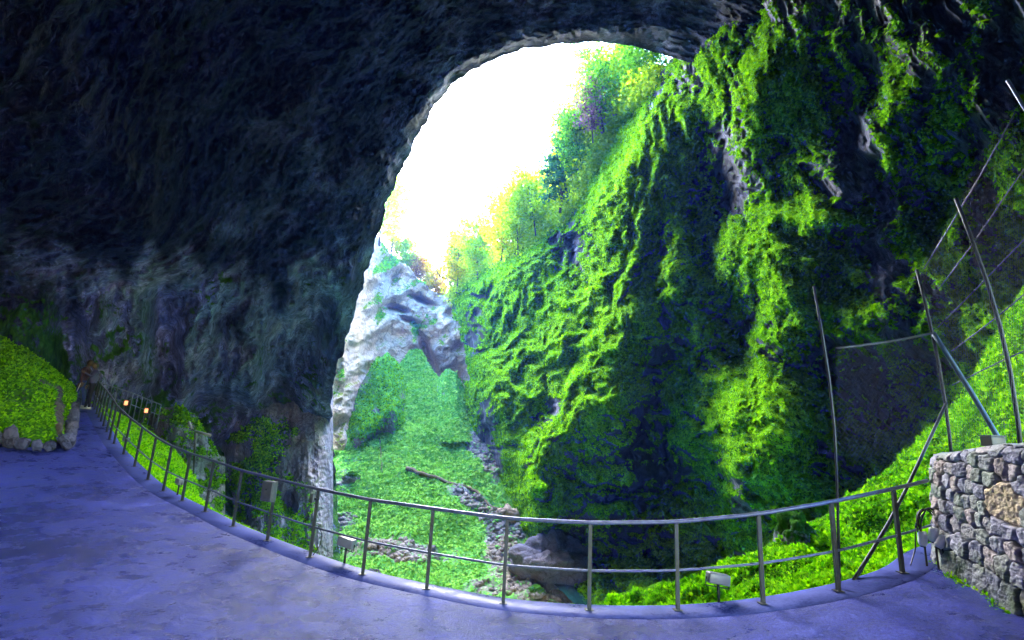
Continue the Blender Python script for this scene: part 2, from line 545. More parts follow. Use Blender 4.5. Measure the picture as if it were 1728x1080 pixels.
# raised kerb strip with real thickness along the edge
tt = [(-0.03, -0.35), (-0.02, 0.002), (0.0, 0.007), (0.398, 0.007), (0.41, -0.01)]
W = []
for (d, h) in tt:
    q = EDGE - EN * d
    W.append(np.concatenate([q, (floor_z(q[:, 0], q[:, 1]) + h)[:, None]], 1))
tag(grid_obj('kerb', np.stack(W, 1), {}, M['kerb']), 'pale concrete edge strip under the railing posts', 'kerb', kind='structure')

# ------------------------------------------------------------------ railing
rail = empty('railing', PB[12])
tag(rail, 'long curved steel railing with two rails along the walkway edge', 'railing')
top_pts, mid_pts = [], []
for i, b in enumerate(PB):
    b = b.copy(); b[2] = floor_z(b[0], b[1]) + 0.007
    mb = MB().tube([b, b + np.array([0, 0, 0.97])], 0.021, 4, sq=True)
    mb.box(b + np.array([0, 0, 0.004]), (0.10, 0.10, 0.008))
    mb.build('post', M['post'], rail)
    top_pts.append(b + np.array([0, 0, 0.985])); mid_pts.append(b + np.array([0, -0.0, 0.43]))
e = on_floor(1572, 955)
end = np.array([5.68, 7.12]); ez = floor_z(*end) + 0.03
top_pts.append(np.array([end[0], end[1], ez + 0.985])); mid_pts.append(np.array([end[0], end[1], ez + 0.43]))
mb = MB().tube(resample(np.array(top_pts), 130, 1), 0.024, 8); mb.build('handrail', M['rail'], rail, True)
mb = MB().tube(resample(np.array(mid_pts), 130, 1), 0.015, 8); mb.build('mid_rail', M['rail'], rail, True)

# second railing, across the far end of the path
rail2 = empty('railing', P(165, 690, 20.2))
tag(rail2, 'thin railing behind the bright lamps at the far end of the path', 'railing')
q0, q1 = P(161, 643, 20.0), P(272, 683, 22.5)
L = resample(np.array([q0, q0 * 0.5 + q1 * 0.5 + np.array([0, 0, 0.05]), q1]), 14, 1)
MB().tube(L, 0.022, 6).build('handrail', M['rail'], rail2, True)
MB().tube(L - np.array([0, 0, 0.45]), 0.014, 6).build('mid_rail', M['rail'], rail2, True)
for k in range(1, 14):
    MB().tube([L[k], L[k] - np.array([0, 0, 1.0])], 0.016, 6).build('post', M['rail'], rail2, True)

# ------------------------------------------------------------------ cave vault (left wall + roof)
rim = np.array([(585, 1010), (566, 800), (558, 720), (560, 660), (572, 610), (590, 555), (606, 500), (628, 430), (648, 365), (666, 312), (688, 262), (712, 212), (745, 163), (790, 122), (850, 93), (930, 74), (1000, 70), (1070, 78), (1112, 90), (1145, 100), (1230, 120), (1350, 150), (1500, 180)], float)
outer = np.array([(-900, 1050), (-950, 950), (-1000, 860), (-1050, 760), (-1100, 640), (-1150, 500), (-1150, 350), (-1100, 150), (-1050, -50), (-950, -250), (-850, -450), (-650, -620), (-400, -750), (-100, -850), (200, -900), (500, -930), (800, -950), (1100, -950), (1400, -930), (1700, -900), (2100, -800), (2500, -600), (2900, -300)], float)
nu, nvv = 900, 560
rimr = resample(rim, nu, 2)
rimr = rimr + (6 * fbm(rimr[:, 0] / 28, rimr[:, 1] / 28, 1.0, 4) * np.ones(nu))[:, None] * np.array([0.8, 0.6])
outr = resample(outer, nu, 2)
t = np.linspace(0, 1, nvv) ** 1.45
PX = rimr[:, None, 0] * (1 - t) + outr[:, None, 0] * t
PY = rimr[:, None, 1] * (1 - t) + outr[:, None, 1] * t
cp = [(565, 700, 43), (560, 900, 44), (575, 600, 39), (608, 500, 38), (650, 360, 36), (700, 240, 34), (850, 92, 31), (1000, 70, 31), (1140, 96, 33), (1300, 60, 25), (1500, 0, 18.5), (1728, -40, 13), (1500, 150, 24),
      (450, 640, 42), (350, 650, 36), (450, 760, 50), (350, 760, 44), (540, 760, 52), (200, 600, 26), (100, 600, 23.5), (0, 600, 20), (-200, 600, 15), (0, 480, 19), (200, 480, 24.5), (120, 430, 18.5), (0, 420, 16), (230, 420, 20), (330, 500, 29), (340, 420, 25), (450, 470, 33),
      (0, 300, 13.5), (0, 100, 11), (0, -100, 9.5), (300, 300, 20), (300, 100, 17), (300, -100, 14), (500, 250, 27), (600, 320, 32), (600, 100, 24), (600, -100, 18), (900, 0, 27), (900, -150, 21), (1200, 0, 25), (1200, -200, 17),
      (-900, 1050, 8), (-1100, 600, 6.5), (-1150, 350, 6), (-1000, 0, 6), (-600, 400, 9), (-600, 800, 11), (0, 900, 22), (300, 900, 28), (-500, -600, 7), (0, -500, 8), (500, -900, 7), (1200, -900, 7), (1700, -900, 6), (2900, -300, 5), (2200, -300, 8), (2000, 0, 10)]
Df = tps([(c[0], c[1]) for c in cp], [math.log(c[2]) for c in cp], 1000.0, 1e-4)
D = np.exp(Df(PX, PY))
D0 = D.copy()
k = D / 28
ang = np.arctan2(PY - 520, PX - 960)
rad = np.hypot(PX - 960, PY - 520)
edge_fade = sstep(0, 0.02, t)[None]
# bedding folds following the arch, hanging edges, general relief
d1 = ridg(rad / 190 + 0.4 * fbm(PX / 400, PY / 400, 3.3, 2), ang * 2.0, 1.7, 3)
d2 = ridg(PX / 70, PY / 190, 4.4, 3)
low = sstep(430, 520, PY)            # the vertical lower wall has drapery
Wp = P(PX, PY, D)
d3 = fbm(Wp[..., 0] * 0.35, Wp[..., 1] * 0.35, Wp[..., 2] * 0.35, 5, g=0.55)
d4 = ridg(Wp[..., 0] * 1.3, Wp[..., 1] * 1.3, Wp[..., 2] * 0.8, 3)
cr1 = ridg(PX / 150 + 0.8 * PY / 300 + 0.3 * d3, PY / 60 - 0.35 * PX / 90, 9.1, 4)      # slanting bedding cracks
sp = ridg(PX / 26 + 0.5 * d3, PY / 60, 6.1, 3)
disp = k * (1.1 * d1 * (1 - low) + 1.9 * d2 * low + 0.4 * d2 * (1 - low) + 0.55 * cr1 * (1 - low) + 0.5 * sp * low * edge_fade) + 1.0 * d3 * np.minimum(k, 1) + 0.42 * d4 + 0.14 * fbm(Wp[..., 0] * 3, Wp[..., 1] * 3, Wp[..., 2] * 2, 3)
feat = [(120, 640, 30, 90, 0, -4.5), (275, 590, 26, 110, 0, -4), (200, 560, 50, 110, 0, 1.5), (380, 560, 60, 110, 0, 1.8), (345, 690, 45, 26, -20, -3.5), (500, 590, 60, 70, 0, -2.5), (430, 640, 28, 55, 5, 2.2),
        (560, 470, 50, 26, -25, 1.6), (90, 500, 40, 40, 0, -1), (40, 560, 40, 80, 0, 1.0), (420, 180, 150, 40, 30, 1.2), (480, 90, 120, 25, 25, -1.2)]
disp = disp + k * gauss(PX, PY, feat)
Dd = D - disp * (0.25 + 0.75 * edge_fade)
W = P(PX, PY, Dd)
# the rim turns back, away from the cave: real thickness of the arch
back = []
for (dr, dd) in ((0, 2.0), (-14, 5), (-45, 9), (-110, 14)):
    c0 = np.array([900, 430.0])
    dirv = rimr - c0; dirv /= np.linalg.norm(dirv, axis=1)[:, None]
    q = rimr - dirv * dr * 1.0
    jit = 1.2 * fbm(rimr[:, 0] / 60, rimr[:, 1] / 60, dd, 3)
    back.append(P(q[:, 0], q[:, 1], Dd[:, 0] + dd + jit * 0.6))
back = np.stack(back[::-1], 1)
# behind the camera the cave closes
Wl = W[:, -1]
clos = []
for (f_, yy) in ((1.0, -5), (0.85, -12), (0.4, -20), (0.02, -23)):
    q = Wl.copy()
    q[:, 0] = q[:, 0] * f_; q[:, 2] = q[:, 2] * f_ - (1 - f_) * 0.0
    q[:, 1] = yy + 0.8 * fbm(q[:, 0] * 0.3, q[:, 2] * 0.3, yy, 2)
    clos.append(q)
WW = np.concatenate([back, W, np.stack(clos, 1)], 1)
N = gnormals(WW)
moss = np.zeros(WW.shape[:2])
PXx, PYy, DDd = proj(WW)
nz = N[..., 2]
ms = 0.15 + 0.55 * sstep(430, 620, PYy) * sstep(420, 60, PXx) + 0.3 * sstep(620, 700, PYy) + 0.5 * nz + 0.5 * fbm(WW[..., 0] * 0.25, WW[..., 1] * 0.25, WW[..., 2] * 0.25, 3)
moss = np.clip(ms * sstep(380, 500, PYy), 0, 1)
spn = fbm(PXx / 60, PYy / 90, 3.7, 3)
pale = 1.05 * sstep(400, 500, PYy + 60 * spn) * sstep(-50, 200, PXx) + 0.4 * sstep(0.22, 0.0, np.pad(np.repeat(t[None], nu, 0), ((0, 0), (4, 4)), mode='edge')) * (0.6 + 0.9 * spn)  # painted light: brighter rock on lower wall and rim, roof left dark
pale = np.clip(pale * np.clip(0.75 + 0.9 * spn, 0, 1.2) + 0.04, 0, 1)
tag(grid_obj('cave_vault', WW, {'moss': moss, 'pale': pale}, M['vault']), 'rock vault of the cave, its shade painted dark blue, arching over the gorge mouth', 'cave roof', kind='structure')
vault_scatter = (W, N[:, 4:-4], moss[:, 4:-4], PX, PY)

# ------------------------------------------------------------------ right gorge wall
nu, nvv = 900, 820
v = np.linspace(-500, 1120, nvv)
u = np.linspace(0, 1, nu) ** 1.12
yk = [-500, -100, 0, 90, 130, 170, 220, 270, 300, 345, 380, 410, 440, 470, 492, 520, 560, 620, 680, 740, 800, 850, 900, 945, 1120]
xk = [1215, 1175, 1160, 1142, 1108, 1075, 1040, 1020, 1002, 972, 935, 900, 840, 790, 765, 765, 778, 790, 786, 800, 838, 856, 866, 872, 890]
xl = np.interp(v, yk, xk)
xl = xl + 9 * fbm(v / 30, 3.3, 1.1, 4) + 3 * fbm(v / 7, 8.3, 1.1, 2)
PX = xl[None] + (2500 - xl[None]) * u[:, None]
PY = np.broadcast_to(v[None], PX.shape)
D = np.interp(PX, [740, 800, 850, 900, 1000, 1100, 1200, 1300, 1400, 1550, 1728, 2000, 2500], [92, 76, 64, 55, 43, 36.5, 31, 27, 23.5, 19, 15, 11, 8])
outl = sstep(1230, 1040, PX)
D = D * (1 + outl * 0.30 * np.clip((560 - PY) / 450, -0.25, 1.2))
inl = sstep(1150, 1400, PX)
D = D * (1 - inl * 0.32 * np.clip((330 - PY) / 400, 0, 1.4))
D = D * (1 - 0.10 * sstep(600, 900, PY) * sstep(1250, 900, PX))
kk = D / 28
kx = np.interp(PX, [780, 850, 1000, 1100, 1300, 1500, 1728, 2200], [-0.5, -0.55, -0.38, -0.15, 0.12, 0.36, 0.5, 0.6])
s_ = PX - kx * (PY - 500)
wob = 34 * fbm(PX / 110, PY / 110, 2.2, 4) + 9 * pn(PX / 26, PY / 26, 8.8)
g1 = ridg((s_ + wob * 1.6) / 150, PY / 520, 0.5, 2)
g2 = ridg((s_ + wob) / 62, PY / 210, 7.5, 3)
g3 = ridg((s_ + wob * 0.9) / 24, (PY + wob) / 62, 3.5, 3)
lump = 1 - np.abs(pn((s_ + wob) / 17, (PY + wob) / 22, 1.5)) * 2.4
lump2 = 1 - np.abs(pn((s_ + wob) / 8, (PY + wob) / 10, 6.5)) * 2.4
lump3 = pn((s_ + wob) / 66, (PY + 1.5 * wob) / 48, 9.5)   # shelves
Wp = P(PX, PY, D)
w1 = fbm(Wp[..., 0] * 0.22, Wp[..., 1] * 0.22, Wp[..., 2] * 0.22, 4)
w2 = fbm(Wp[..., 0] * 1.6, Wp[..., 1] * 1.6, Wp[..., 2] * 1.6, 3)
F_R = [(1330, 440, 60, 110, 8, 3.0), (1290, 160, 48, 110, 18, 3.2), (1195, 320, 46, 130, 0, -4.5), (1130, 700, 60, 170, 4, -3.8), (1105, 575, 26, 44, 10, 2.0), (1165, 720, 20, 60, 5, 2.4), (1085, 800, 26, 50, 0, 2.2), (1140, 450, 26, 50, 10, 2.2), (1225, 420, 20, 50, 5, 1.8), (1150, 860, 120, 90, 0, -4), (1288, 750, 80, 112, 0, 6.5),
       (1235, 560, 40, 90, 0, -3), (1480, 690, 85, 85, 0, -6.5), (1400, 372, 110, 14, 6, 1.6), (1395, 420, 100, 22, 6, -1.8), (1560, 620, 60, 50, 0, -2), (1500, 560, 120, 40, 5, 2.0), (1050, 930, 190, 50, 0, -5), (905, 850, 42, 95, 5, 3.0), (960, 400, 36, 60, -15, -2.5),
       (1400, 300, 30, 120, 14, 1.6), (1440, 130, 50, 100, 22, -1.8), (1480, 230, 36, 150, 24, 2.0), (1590, 330, 40, 110, 28, -2.4), (1560, 130, 40, 130, 28, 1.2), (1640, 200, 40, 110, 28, 1.6), (1000, 650, 60, 150, 25, 2.0), (1040, 380, 60, 90, 20, 1.5), (1100, 250, 40, 90, 20, 1.5), (1160, 150, 30, 60, 0, 1.2), (840, 660, 35, 60, 20, 1.5), (820, 760, 25, 60, 0, -2), (1060, 520, 40, 60, 30, 1.6), (1360, 600, 40, 60, 10, -1.5), (1240, 850, 22, 90, 0, 2.0), (1700, 420, 80, 80, 20, -2)]
gg = gauss(PX, PY, F_R)
disp = kk * (1.9 * g1 + 1.8 * g2 + 0.95 * g3 + 0.7 * lump + 0.26 * lump2 + 0.8 * lump3 + 1.15 * gg) + 1.0 * w1 + 0.28 * w2
ef = sstep(0, 0.035, u)[:, None]
Dd = D - disp * (0.3 + 0.7 * ef)
W = P(PX, PY, Dd)
N = gnormals(W)
# back side: the wall has a crest that falls away behind the silhouette
bk = []
for (dx, dd) in ((60, 30), (30, 16), (8, 7), (1, 2.2)):
    bk.append(P(PX[0] + dx, PY[0] + dx * 0.25, Dd[0] + dd))
WB = np.concatenate([np.stack(bk, 0), W], 0)
reg = [(900, 600, 140, 150, 20, 0.6), (1020, 560, 80, 150, 20, 0.5), (870, 880, 60, 110, 0, 0.45), (1290, 740, 85, 105, 0, 0.9), (1330, 430, 60, 110, 8, 0.6), (1290, 160, 60, 130, 15, 0.5), (1060, 300, 110, 170, 30, 0.45), (1600, 200, 40, 120, 28, 0.4), (1130, 760, 80, 180, 0, -0.32), (1200, 300, 45, 140, 0, -0.35),
       (960, 400, 36, 70, -15, -0.7), (1440, 290, 22, 80, 14, -0.8), (1490, 470, 30, 50, 14, -0.7), (1510, 340, 22, 80, 20, -0.7), (1480, 690, 90, 80, 0, -0.5), (1430, 170, 60, 120, 20, -0.2), (1250, 850, 15, 50, 0, -0.7), (1680, 130, 60, 130, 28, -0.7), (820, 750, 30, 90, 0, -0.7), (1540, 230, 190, 220, 10, -0.25), (1420, 10, 330, 60, 0, -0.7), (1690, 90, 90, 90, 0, -0.4), (1430, 250, 30, 110, 20, -0.4), (1240, 230, 24, 120, 0, -0.4), (1250, 560, 60, 70, 0, -0.3), (1060, 470, 26, 60, 20, -0.5), (930, 700, 22, 60, 20, -0.45), (1600, 450, 60, 120, 25, -0.2), (800, 560, 22, 60, 0, -0.5), (1050, 930, 190, 60, 0, -0.5)]
mf = fbm((s_ + wob) / 60, PY / 130, 12.5, 4)
mossR = np.clip(0.26 + 0.45 * N[..., 2] + 0.55 * mf + gauss(PX, PY, reg) + 0.42 * (lump - 0.15) + 0.16 * lump2 + 0.32 * g3 + 0.55 * (g2 - 0.22) + 0.15 * (g1 - 0.2), 0, 1)
paleShadeR = np.clip(0.55 + 0.7 * (g2 - 0.3) + 0.5 * (g1 - 0.3) + 0.12 * gg + 0.5 * fbm(PX / 45, PY / 90, 21.0, 3) + gauss(PX, PY, [(960, 400, 36, 70, -15, 0.3), (1440, 290, 22, 80, 14, 0.8), (1490, 470, 30, 50, 14, 0.8), (1510, 340, 22, 80, 20, 0.8), (1680, 130, 60, 130, 28, 0.7), (1250, 850, 15, 50, 0, 0.6), (1130, 730, 90, 200, 0, -0.6), (1200, 300, 60, 160, 0, -0.3), (1480, 690, 90, 80, 0, -0.6), (1050, 930, 190, 60, 0, -0.7)]), 0.03, 1)  # shade painted into the recesses, plus some truly pale bare streaks
mossB = np.concatenate([np.repeat(mossR[:1], 4, 0), mossR], 0)
tag(grid_obj('gorge_wall', WB, {'moss': mossB, 'pale': np.concatenate([np.repeat(paleShadeR[:1], 4, 0), paleShadeR], 0)}, M['wall']), 'tall mossy rock wall with draped ribs on the far side of the gorge', 'rock wall', kind='structure')
WR, NR = W, N

def scatter(W, N, dens, n, off=0.0, jit=1.0, r=rng):
    """n random points on the grid surface, chosen by density"""
    nu, nv = dens.shape
    pr = np.clip(dens[:-1, :-1], 0, None).ravel()
    cdf = np.cumsum(pr)
    idx = np.searchsorted(cdf, r.random(n) * cdf[-1])
    idx = np.clip(idx, 0, len(pr) - 1)
    i, j = idx // (nv - 1), idx % (nv - 1)
    a, b = r.random(n)[:, None], r.random(n)[:, None]
    pos = W[i, j] * (1 - a) * (1 - b) + W[i + 1, j] * a * (1 - b) + W[i, j + 1] * (1 - a) * b + W[i + 1, j + 1] * a * b
    nn = N[i, j]
    return pos + nn * off, nn, i, j

# moss and small ferns on the wall: nobody could count them
vis = ((PX < 1760) & (PY < 1040) & (PY > -20)).astype(float)
dn = sstep(0.45, 0.75, mossR) * vis * (0.25 + np.clip(N[..., 2] + 0.4, 0, 1))
pos, nn, ii, jj = scatter(W, N, dn, 340000)
dist = np.linalg.norm(pos, axis=1)
clump = 0.6 + 0.9 * np.clip(pn(pos[:, 0] * 1.2, pos[:, 1] * 1.2, pos[:, 2] * 1.2) + 0.5, 0, 1)
sz = np.interp(dist, [10, 25, 60, 100], [0.06, 0.12, 0.22, 0.36]) * clump * (0.6 + 0.8 * rng.random(len(pos)))
tag(leaves('moss', pos + nn * 0.03, nn, sz, M['l_moss'], aspect=0.8, up=0.1, hang=0.3, flat=0.6, tintv=np.clip(1.1 * (mossR[ii, jj] - 0.35) + 0.35 * rng.normal(size=len(pos)) + 0.15, 0, 1)), 'bright green moss and small ferns hanging on the gorge wall', 'moss', kind='stuff')

# ------------------------------------------------------------------ pale cliff at the end of the gorge
nu, nvv = 360, 300
xs = np.linspace(440, 900, nu)
ytop = np.interp(xs, [440, 560, 640, 662, 690, 705, 735, 748, 765, 800, 900], [250, 330, 400, 432, 452, 470, 492, 500, 484, 450, 380]) + 6 * fbm(xs / 18, 2.2, o=4)
t = np.linspace(0, 1, nvv)
PX = np.repeat(xs[:, None], nvv, 1)
PY = ytop[:, None] + (760 - ytop[:, None]) * t
D = np.interp(PX, [440, 540, 580, 620, 660, 720, 770, 820, 900], [52, 58, 66, 84, 97, 101, 99, 92, 80])
D = D * (1 + 0.10 * (650 - PY) / 250)
cr = ridg(PX / 40 + PY / 90, PY / 46, 2.2, 3)
st = pn(PX / 130 + 3, (PY + 0.5 * PX) / 24, 1.2)
disp = 2.6 * cr + 3.6 * st + 1.2 * fbm(PX / 22, PY / 22, 5.2, 4)
disp = disp + gauss(PX, PY, [(672, 521, 17, 5, 15, -9), (714, 507, 20, 5, 25, -8), (690, 540, 14, 4, 20, -6), (722, 600, 8, 42, -22, -12), (700, 575, 10, 22, 0, 4), (740, 540, 20, 30, 30, 5), (748, 590, 22, 30, 30, 5), (745, 520, 30, 14, 30, -3)])
Dd = D - disp
W = P(PX, PY, Dd)
N = gnormals(W)
bkc = np.stack([P(PX[:, 0], PY[:, 0] + a, Dd[:, 0] + b) for a, b in ((14, 34), (5, 16), (0.5, 4))], 1)
WB = np.concatenate([bkc, W], 1)
mc_ = np.clip(0.02 + 0.5 * N[..., 2] + 0.45 * fbm(PX / 40, PY / 40, 7.7, 3) + gauss(PX, PY, [(703, 548, 14, 22, 0, 0.9), (655, 430, 18, 50, 0, 0.6), (640, 520, 10, 40, 0, 0.4), (800, 520, 40, 60, 0, 0.6), (730, 470, 30, 16, 30, 0.7), (728, 545, 14, 14, 0, 0.5)]), 0, 1)
tag(grid_obj('cliff', WB, {'moss': np.concatenate([np.repeat(mc_[:, :1], 3, 1), mc_], 1)}, M['cliff']), 'pale limestone cliff closing the gorge above the scree', 'cliff', kind='structure')
pos, nn, ii, jj = scatter(W, N, sstep(0.5, 0.8, mc_) * ((PX > 560) & (PY < 680)), 3500)
tag(leaves('cliff_shrubbery', pos, nn, 0.3 + 0.5 * rng.random(len(pos)), M['l_green'], up=0.4), 'patches of green growth clinging to the pale cliff', 'shrubbery', kind='stuff')

# ------------------------------------------------------------------ gorge floor: scree cone, gravel, stream bed
nu, nvv = 620, 520
ys = np.concatenate([np.linspace(596, 1040, nvv - 40), np.linspace(1045, 1500, 40)])
yl = [596, 640, 700, 760, 800, 840, 900, 960, 1040, 1500]
xL = np.interp(ys, yl, [694, 660, 560, 470, 420, 400, 380, 300, 100, -600])
xR = np.interp(ys, yl, [708, 738, 800, 850, 900, 960, 1150, 1500, 1900, 2600])
t = np.linspace(0, 1, nu)[:, None]
PX = xL[None] * (1 - t) + xR[None] * t
PY = np.repeat(ys[None], nu, 0)
D = np.interp(PY, [596, 640, 700, 760, 800, 850, 900, 950, 1000, 1040, 1500], [93, 81, 68, 58.5, 53, 47.5, 43, 38.5, 34.5, 31, 16])
cen = (PX - (700 + (PY - 600) * 0.05)) / np.maximum(60, (PY - 560) * 0.9)
D = D * (1 + 0.05 * np.clip(np.abs(cen), 0, 1.5) ** 1.5)
Wp = P(PX, PY, D)
rel = 0.9 * fbm(Wp[..., 0] * 0.12, Wp[..., 1] * 0.12, 0.3, 3) + 0.35 * fbm(Wp[..., 0] * 0.7, Wp[..., 1] * 0.7, 1.3, 4)
W = Wp.copy()
W[..., 2] += rel
flatk = sstep(860, 960, PY) * sstep(860, 960, PX)
W[..., 2] += -0.4 * flatk
N = gnormals(W)
gm = 0.85 + 0.3 * fbm(PX / 60, PY / 30, 5.5, 3) + gauss(PX, PY, [(690, 925, 100, 18, 3, -0.72), (800, 845, 50, 16, 30, -0.5), (850, 890, 40, 36, 0, -0.65), (560, 885, 40, 22, -20, -0.5), (930, 985, 130, 45, 0, -1.0), (880, 990, 80, 30, 0, 0.3), (760, 660, 12, 50, -25, -0.4), (815, 770, 18, 60, -30, -0.7), (575, 800, 30, 40, 0, -0.25), (760, 950, 60, 14, 0, 0.4)])
gm = np.clip(gm, 0, 1)
tag(grid_obj('gorge_floor', W, {'moss': gm}, M['talus']), 'steep green scree cone running down into grey gravel of the gorge floor', 'ground', kind='structure')
WT, NT_, gmT, PXT, PYT = W, N, gm, PX, PY
visT = ((PX > 500) & (PX < 1120) & (PY < 1030))
pos, nn, ii, jj = scatter(W, N, sstep(0.45, 0.8, gm) * visT, 130000)
dist = np.linalg.norm(pos, axis=1)
sz = np.interp(dist, [30, 50, 100], [0.16, 0.26, 0.5]) * (0.5 + rng.random(len(pos)))
tag(leaves('ground_cover', pos, nn, sz, M['l_talus'], up=0.15, flat=0.75, aspect=0.7), 'low mint green plants covering the scree cone', 'ground cover', kind='stuff')

# loose stones on the gravel
def rocks(name, pos, size, mat, squash=0.7):
    ico = bmesh.new(); bmesh.ops.create_icosphere(ico, subdivisions=1, radius=1)
    ico.verts.index_update()
    bv = np.array([v.co[:] for v in ico.verts]); bf = np.array([[v.index for v in f.verts] for f in ico.faces]); ico.free()
    n = len(pos)
    V = bv[None] * (1 + 0.35 * rng.normal(size=(n, len(bv), 1)).clip(-1, 1)) * (np.array([1, 1, squash]) * (0.7 + 0.6 * rng.random((n, 1, 3))))
    V = V * np.asarray(size)[:, None, None] + pos[:, None]
    Fs = bf[None] + (np.arange(n) * len(bv))[:, None, None]
    me = mesh_np(name, V.reshape(-1, 3), Fs.reshape(-1, 3), {'moss': np.repeat(rng.random(n) * 0.55, len(bv))})
    return link(name, me, mat, None, smooth=False)
pos, nn, ii, jj = scatter(W, N, sstep(0.55, 0.15, gm) * visT, 7000)
sz = 0.04 + 0.2 * rng.random(len(pos)) ** 3 * 1.6
tag(rocks('gravel', pos, sz, M['talus']), 'grey loose gravel and stones strewn over the gorge floor', 'gravel', kind='stuff')

# pool
pw = P(1010, 1000, 33.5)
zw = pw[2]
c3 = [P(x, y, 30) for x, y in ((930, 985), (1400, 985))]
ang = np.linspace(0, 2 * math.pi, 49)[:-1]
cx, cy = P(1085, 990, 34.0)[:2]
bm = bmesh.new()
vs = [bm.verts.new((cx + 6.2 * math.cos(a) * (1 + 0.12 * math.sin(3 * a + 1)) , cy + 5.0 * math.sin(a) * (1 + 0.1 * math.cos(5 * a)), 0)) for a in ang]
bm.faces.new(vs)
me = bpy.data.meshes.new('water'); bm.to_mesh(me); bm.free()
water = link('water', me, M['water'], smooth=False)
water.location.z = zw
tag(water, 'dark teal pool at the foot of the gorge wall', 'water', kind='structure')

# ------------------------------------------------------------------ rocky knolls, ledge, outcrops (pixel outline -> dome with its own depth)
def knoll(name, outline_top, ybot, x0, x1, D0, bulge, mat, label, cat, mossk=0.6, nu=170, nv=170, amp=1.0, drape=1.0, tilt=0.0, pw=2.2, vlean=0.0, leafn=6000, leafm='l_moss', leafs=0.25, seed=1.0, gf=None, mg=None, kind='structure', parent=None):
    xs = np.linspace(x0, x1, nu)
    yt = np.interp(xs, [a for a, b in outline_top], [b for a, b in outline_top]) + (x1 - x0) * 0.02 * fbm(xs / ((x1 - x0) * 0.08), seed, o=3)
    t = np.linspace(0, 1, nv)
    PX = np.repeat(xs[:, None], nv, 1); PY = yt[:, None] + (ybot - yt[:, None]) * t
    un = (PX - (x0 + x1) / 2) / ((x1 - x0) / 2)
    D = np.interp(PX, [x0, x1], [D0 + tilt, D0 - tilt]) + bulge * (np.abs(un) ** pw) + bulge * 0.9 * (1 - t[None]) ** 2.5 + vlean * (1 - t[None])
    kx = D0 / 864.0
    L = (x1 - x0) * 0.3
    disp = amp * kx * L * (0.35 * ridg(PX / L, PY / (L * (1 + drape)), seed, 3) + 0.15 * ridg(PX / (L * 0.25), PY / (L * 0.25 * (1 + 2 * drape)), seed + 3, 3) + 0.05 * pn(PX / (L * 0.07), PY / (L * 0.08), seed))
    if gf: disp = disp + gauss(PX, PY, gf)
    e = np.minimum(sstep(0, 0.06, (xs - x0) / (x1 - x0)), sstep(0, 0.06, (x1 - xs) / (x1 - x0)))[:, None] * sstep(0, 0.06, t)[None]
    Dd = D - disp * (0.3 + 0.7 * e)
    W = P(PX, PY, Dd)
    b1 = np.stack([P(PX[:, 0], PY[:, 0] + a, Dd[:, 0] + b * kx * 60) for a, b in ((12, 3), (3, 1.2), (0, 0.3))], 1)
    WB = np.concatenate([b1, W], 1)
    l1 = np.stack([P(*proj(WB[0])[:2], proj(WB[0])[2] + b * kx * 60) for b in (2.5, 1)], 0)
    r1 = np.stack([P(*proj(WB[-1])[:2], proj(WB[-1])[2] + b * kx * 60) for b in (1, 2.5)], 0)
    WB = np.concatenate([l1, WB, r1], 0)
    N = gnormals(W)
    ms = np.clip(mossk + 0.5 * N[..., 2] - 0.2 + 0.5 * fbm(PX / (L * 0.5), PY / (L * 0.5), seed + 9, 3) + (gauss(PX, PY, mg) if mg else 0), 0, 1)
    msB = np.pad(ms, ((2, 2), (3, 0)), mode='edge')
    o = grid_obj(name, WB, {'moss': msB}, mat, parent)
    tag(o, label, cat, kind=kind)
    if leafn:
        pos, nn, ii, jj = scatter(W, N, sstep(0.5, 0.75, ms), leafn)
        l = leaves('moss', pos, nn, leafs * (0.5 + rng.random(len(pos))), M[leafm], up=0.3, hang=0.2)
        tag(l, 'green moss and leaves growing on the ' + label.split(' on ')[0].split(' at ')[0].split(' below ')[0].split(' beside ')[0], 'moss', kind='stuff')
    return W, N

knoll('rock_knoll', [(560, 775), (576, 724), (592, 684), (612, 643), (634, 606), (654, 594), (672, 612), (688, 655), (702, 730)], 800, 556, 702, 58, 3.6, M['talus'], 'rounded mossy knoll at the top left of the scree', 'rock', mossk=0.85, vlean=13, amp=1.15, drape=0.5, leafn=14000, leafs=0.34, leafm='l_moss', seed=2.2, gf=[(600, 720, 30, 40, 0, 3), (655, 690, 20, 30, 0, 2), (640, 740, 22, 10, -20, -3)], mg=[(665, 700, 12, 40, 20, -0.3), (590, 640, 18, 60, -20, -0.35)])
knoll('rock_knoll', [(732, 690), (738, 640), (752, 622), (770, 628), (786, 660), (796, 700)], 745, 732, 798, 60, 1.8, M['talus'], 'small bushy rock shoulder at the foot of the right gorge wall', 'rock', mossk=0.8, vlean=16, nu=90, nv=90, leafn=5000, leafs=0.4, leafm='l_talus', seed=4.2)
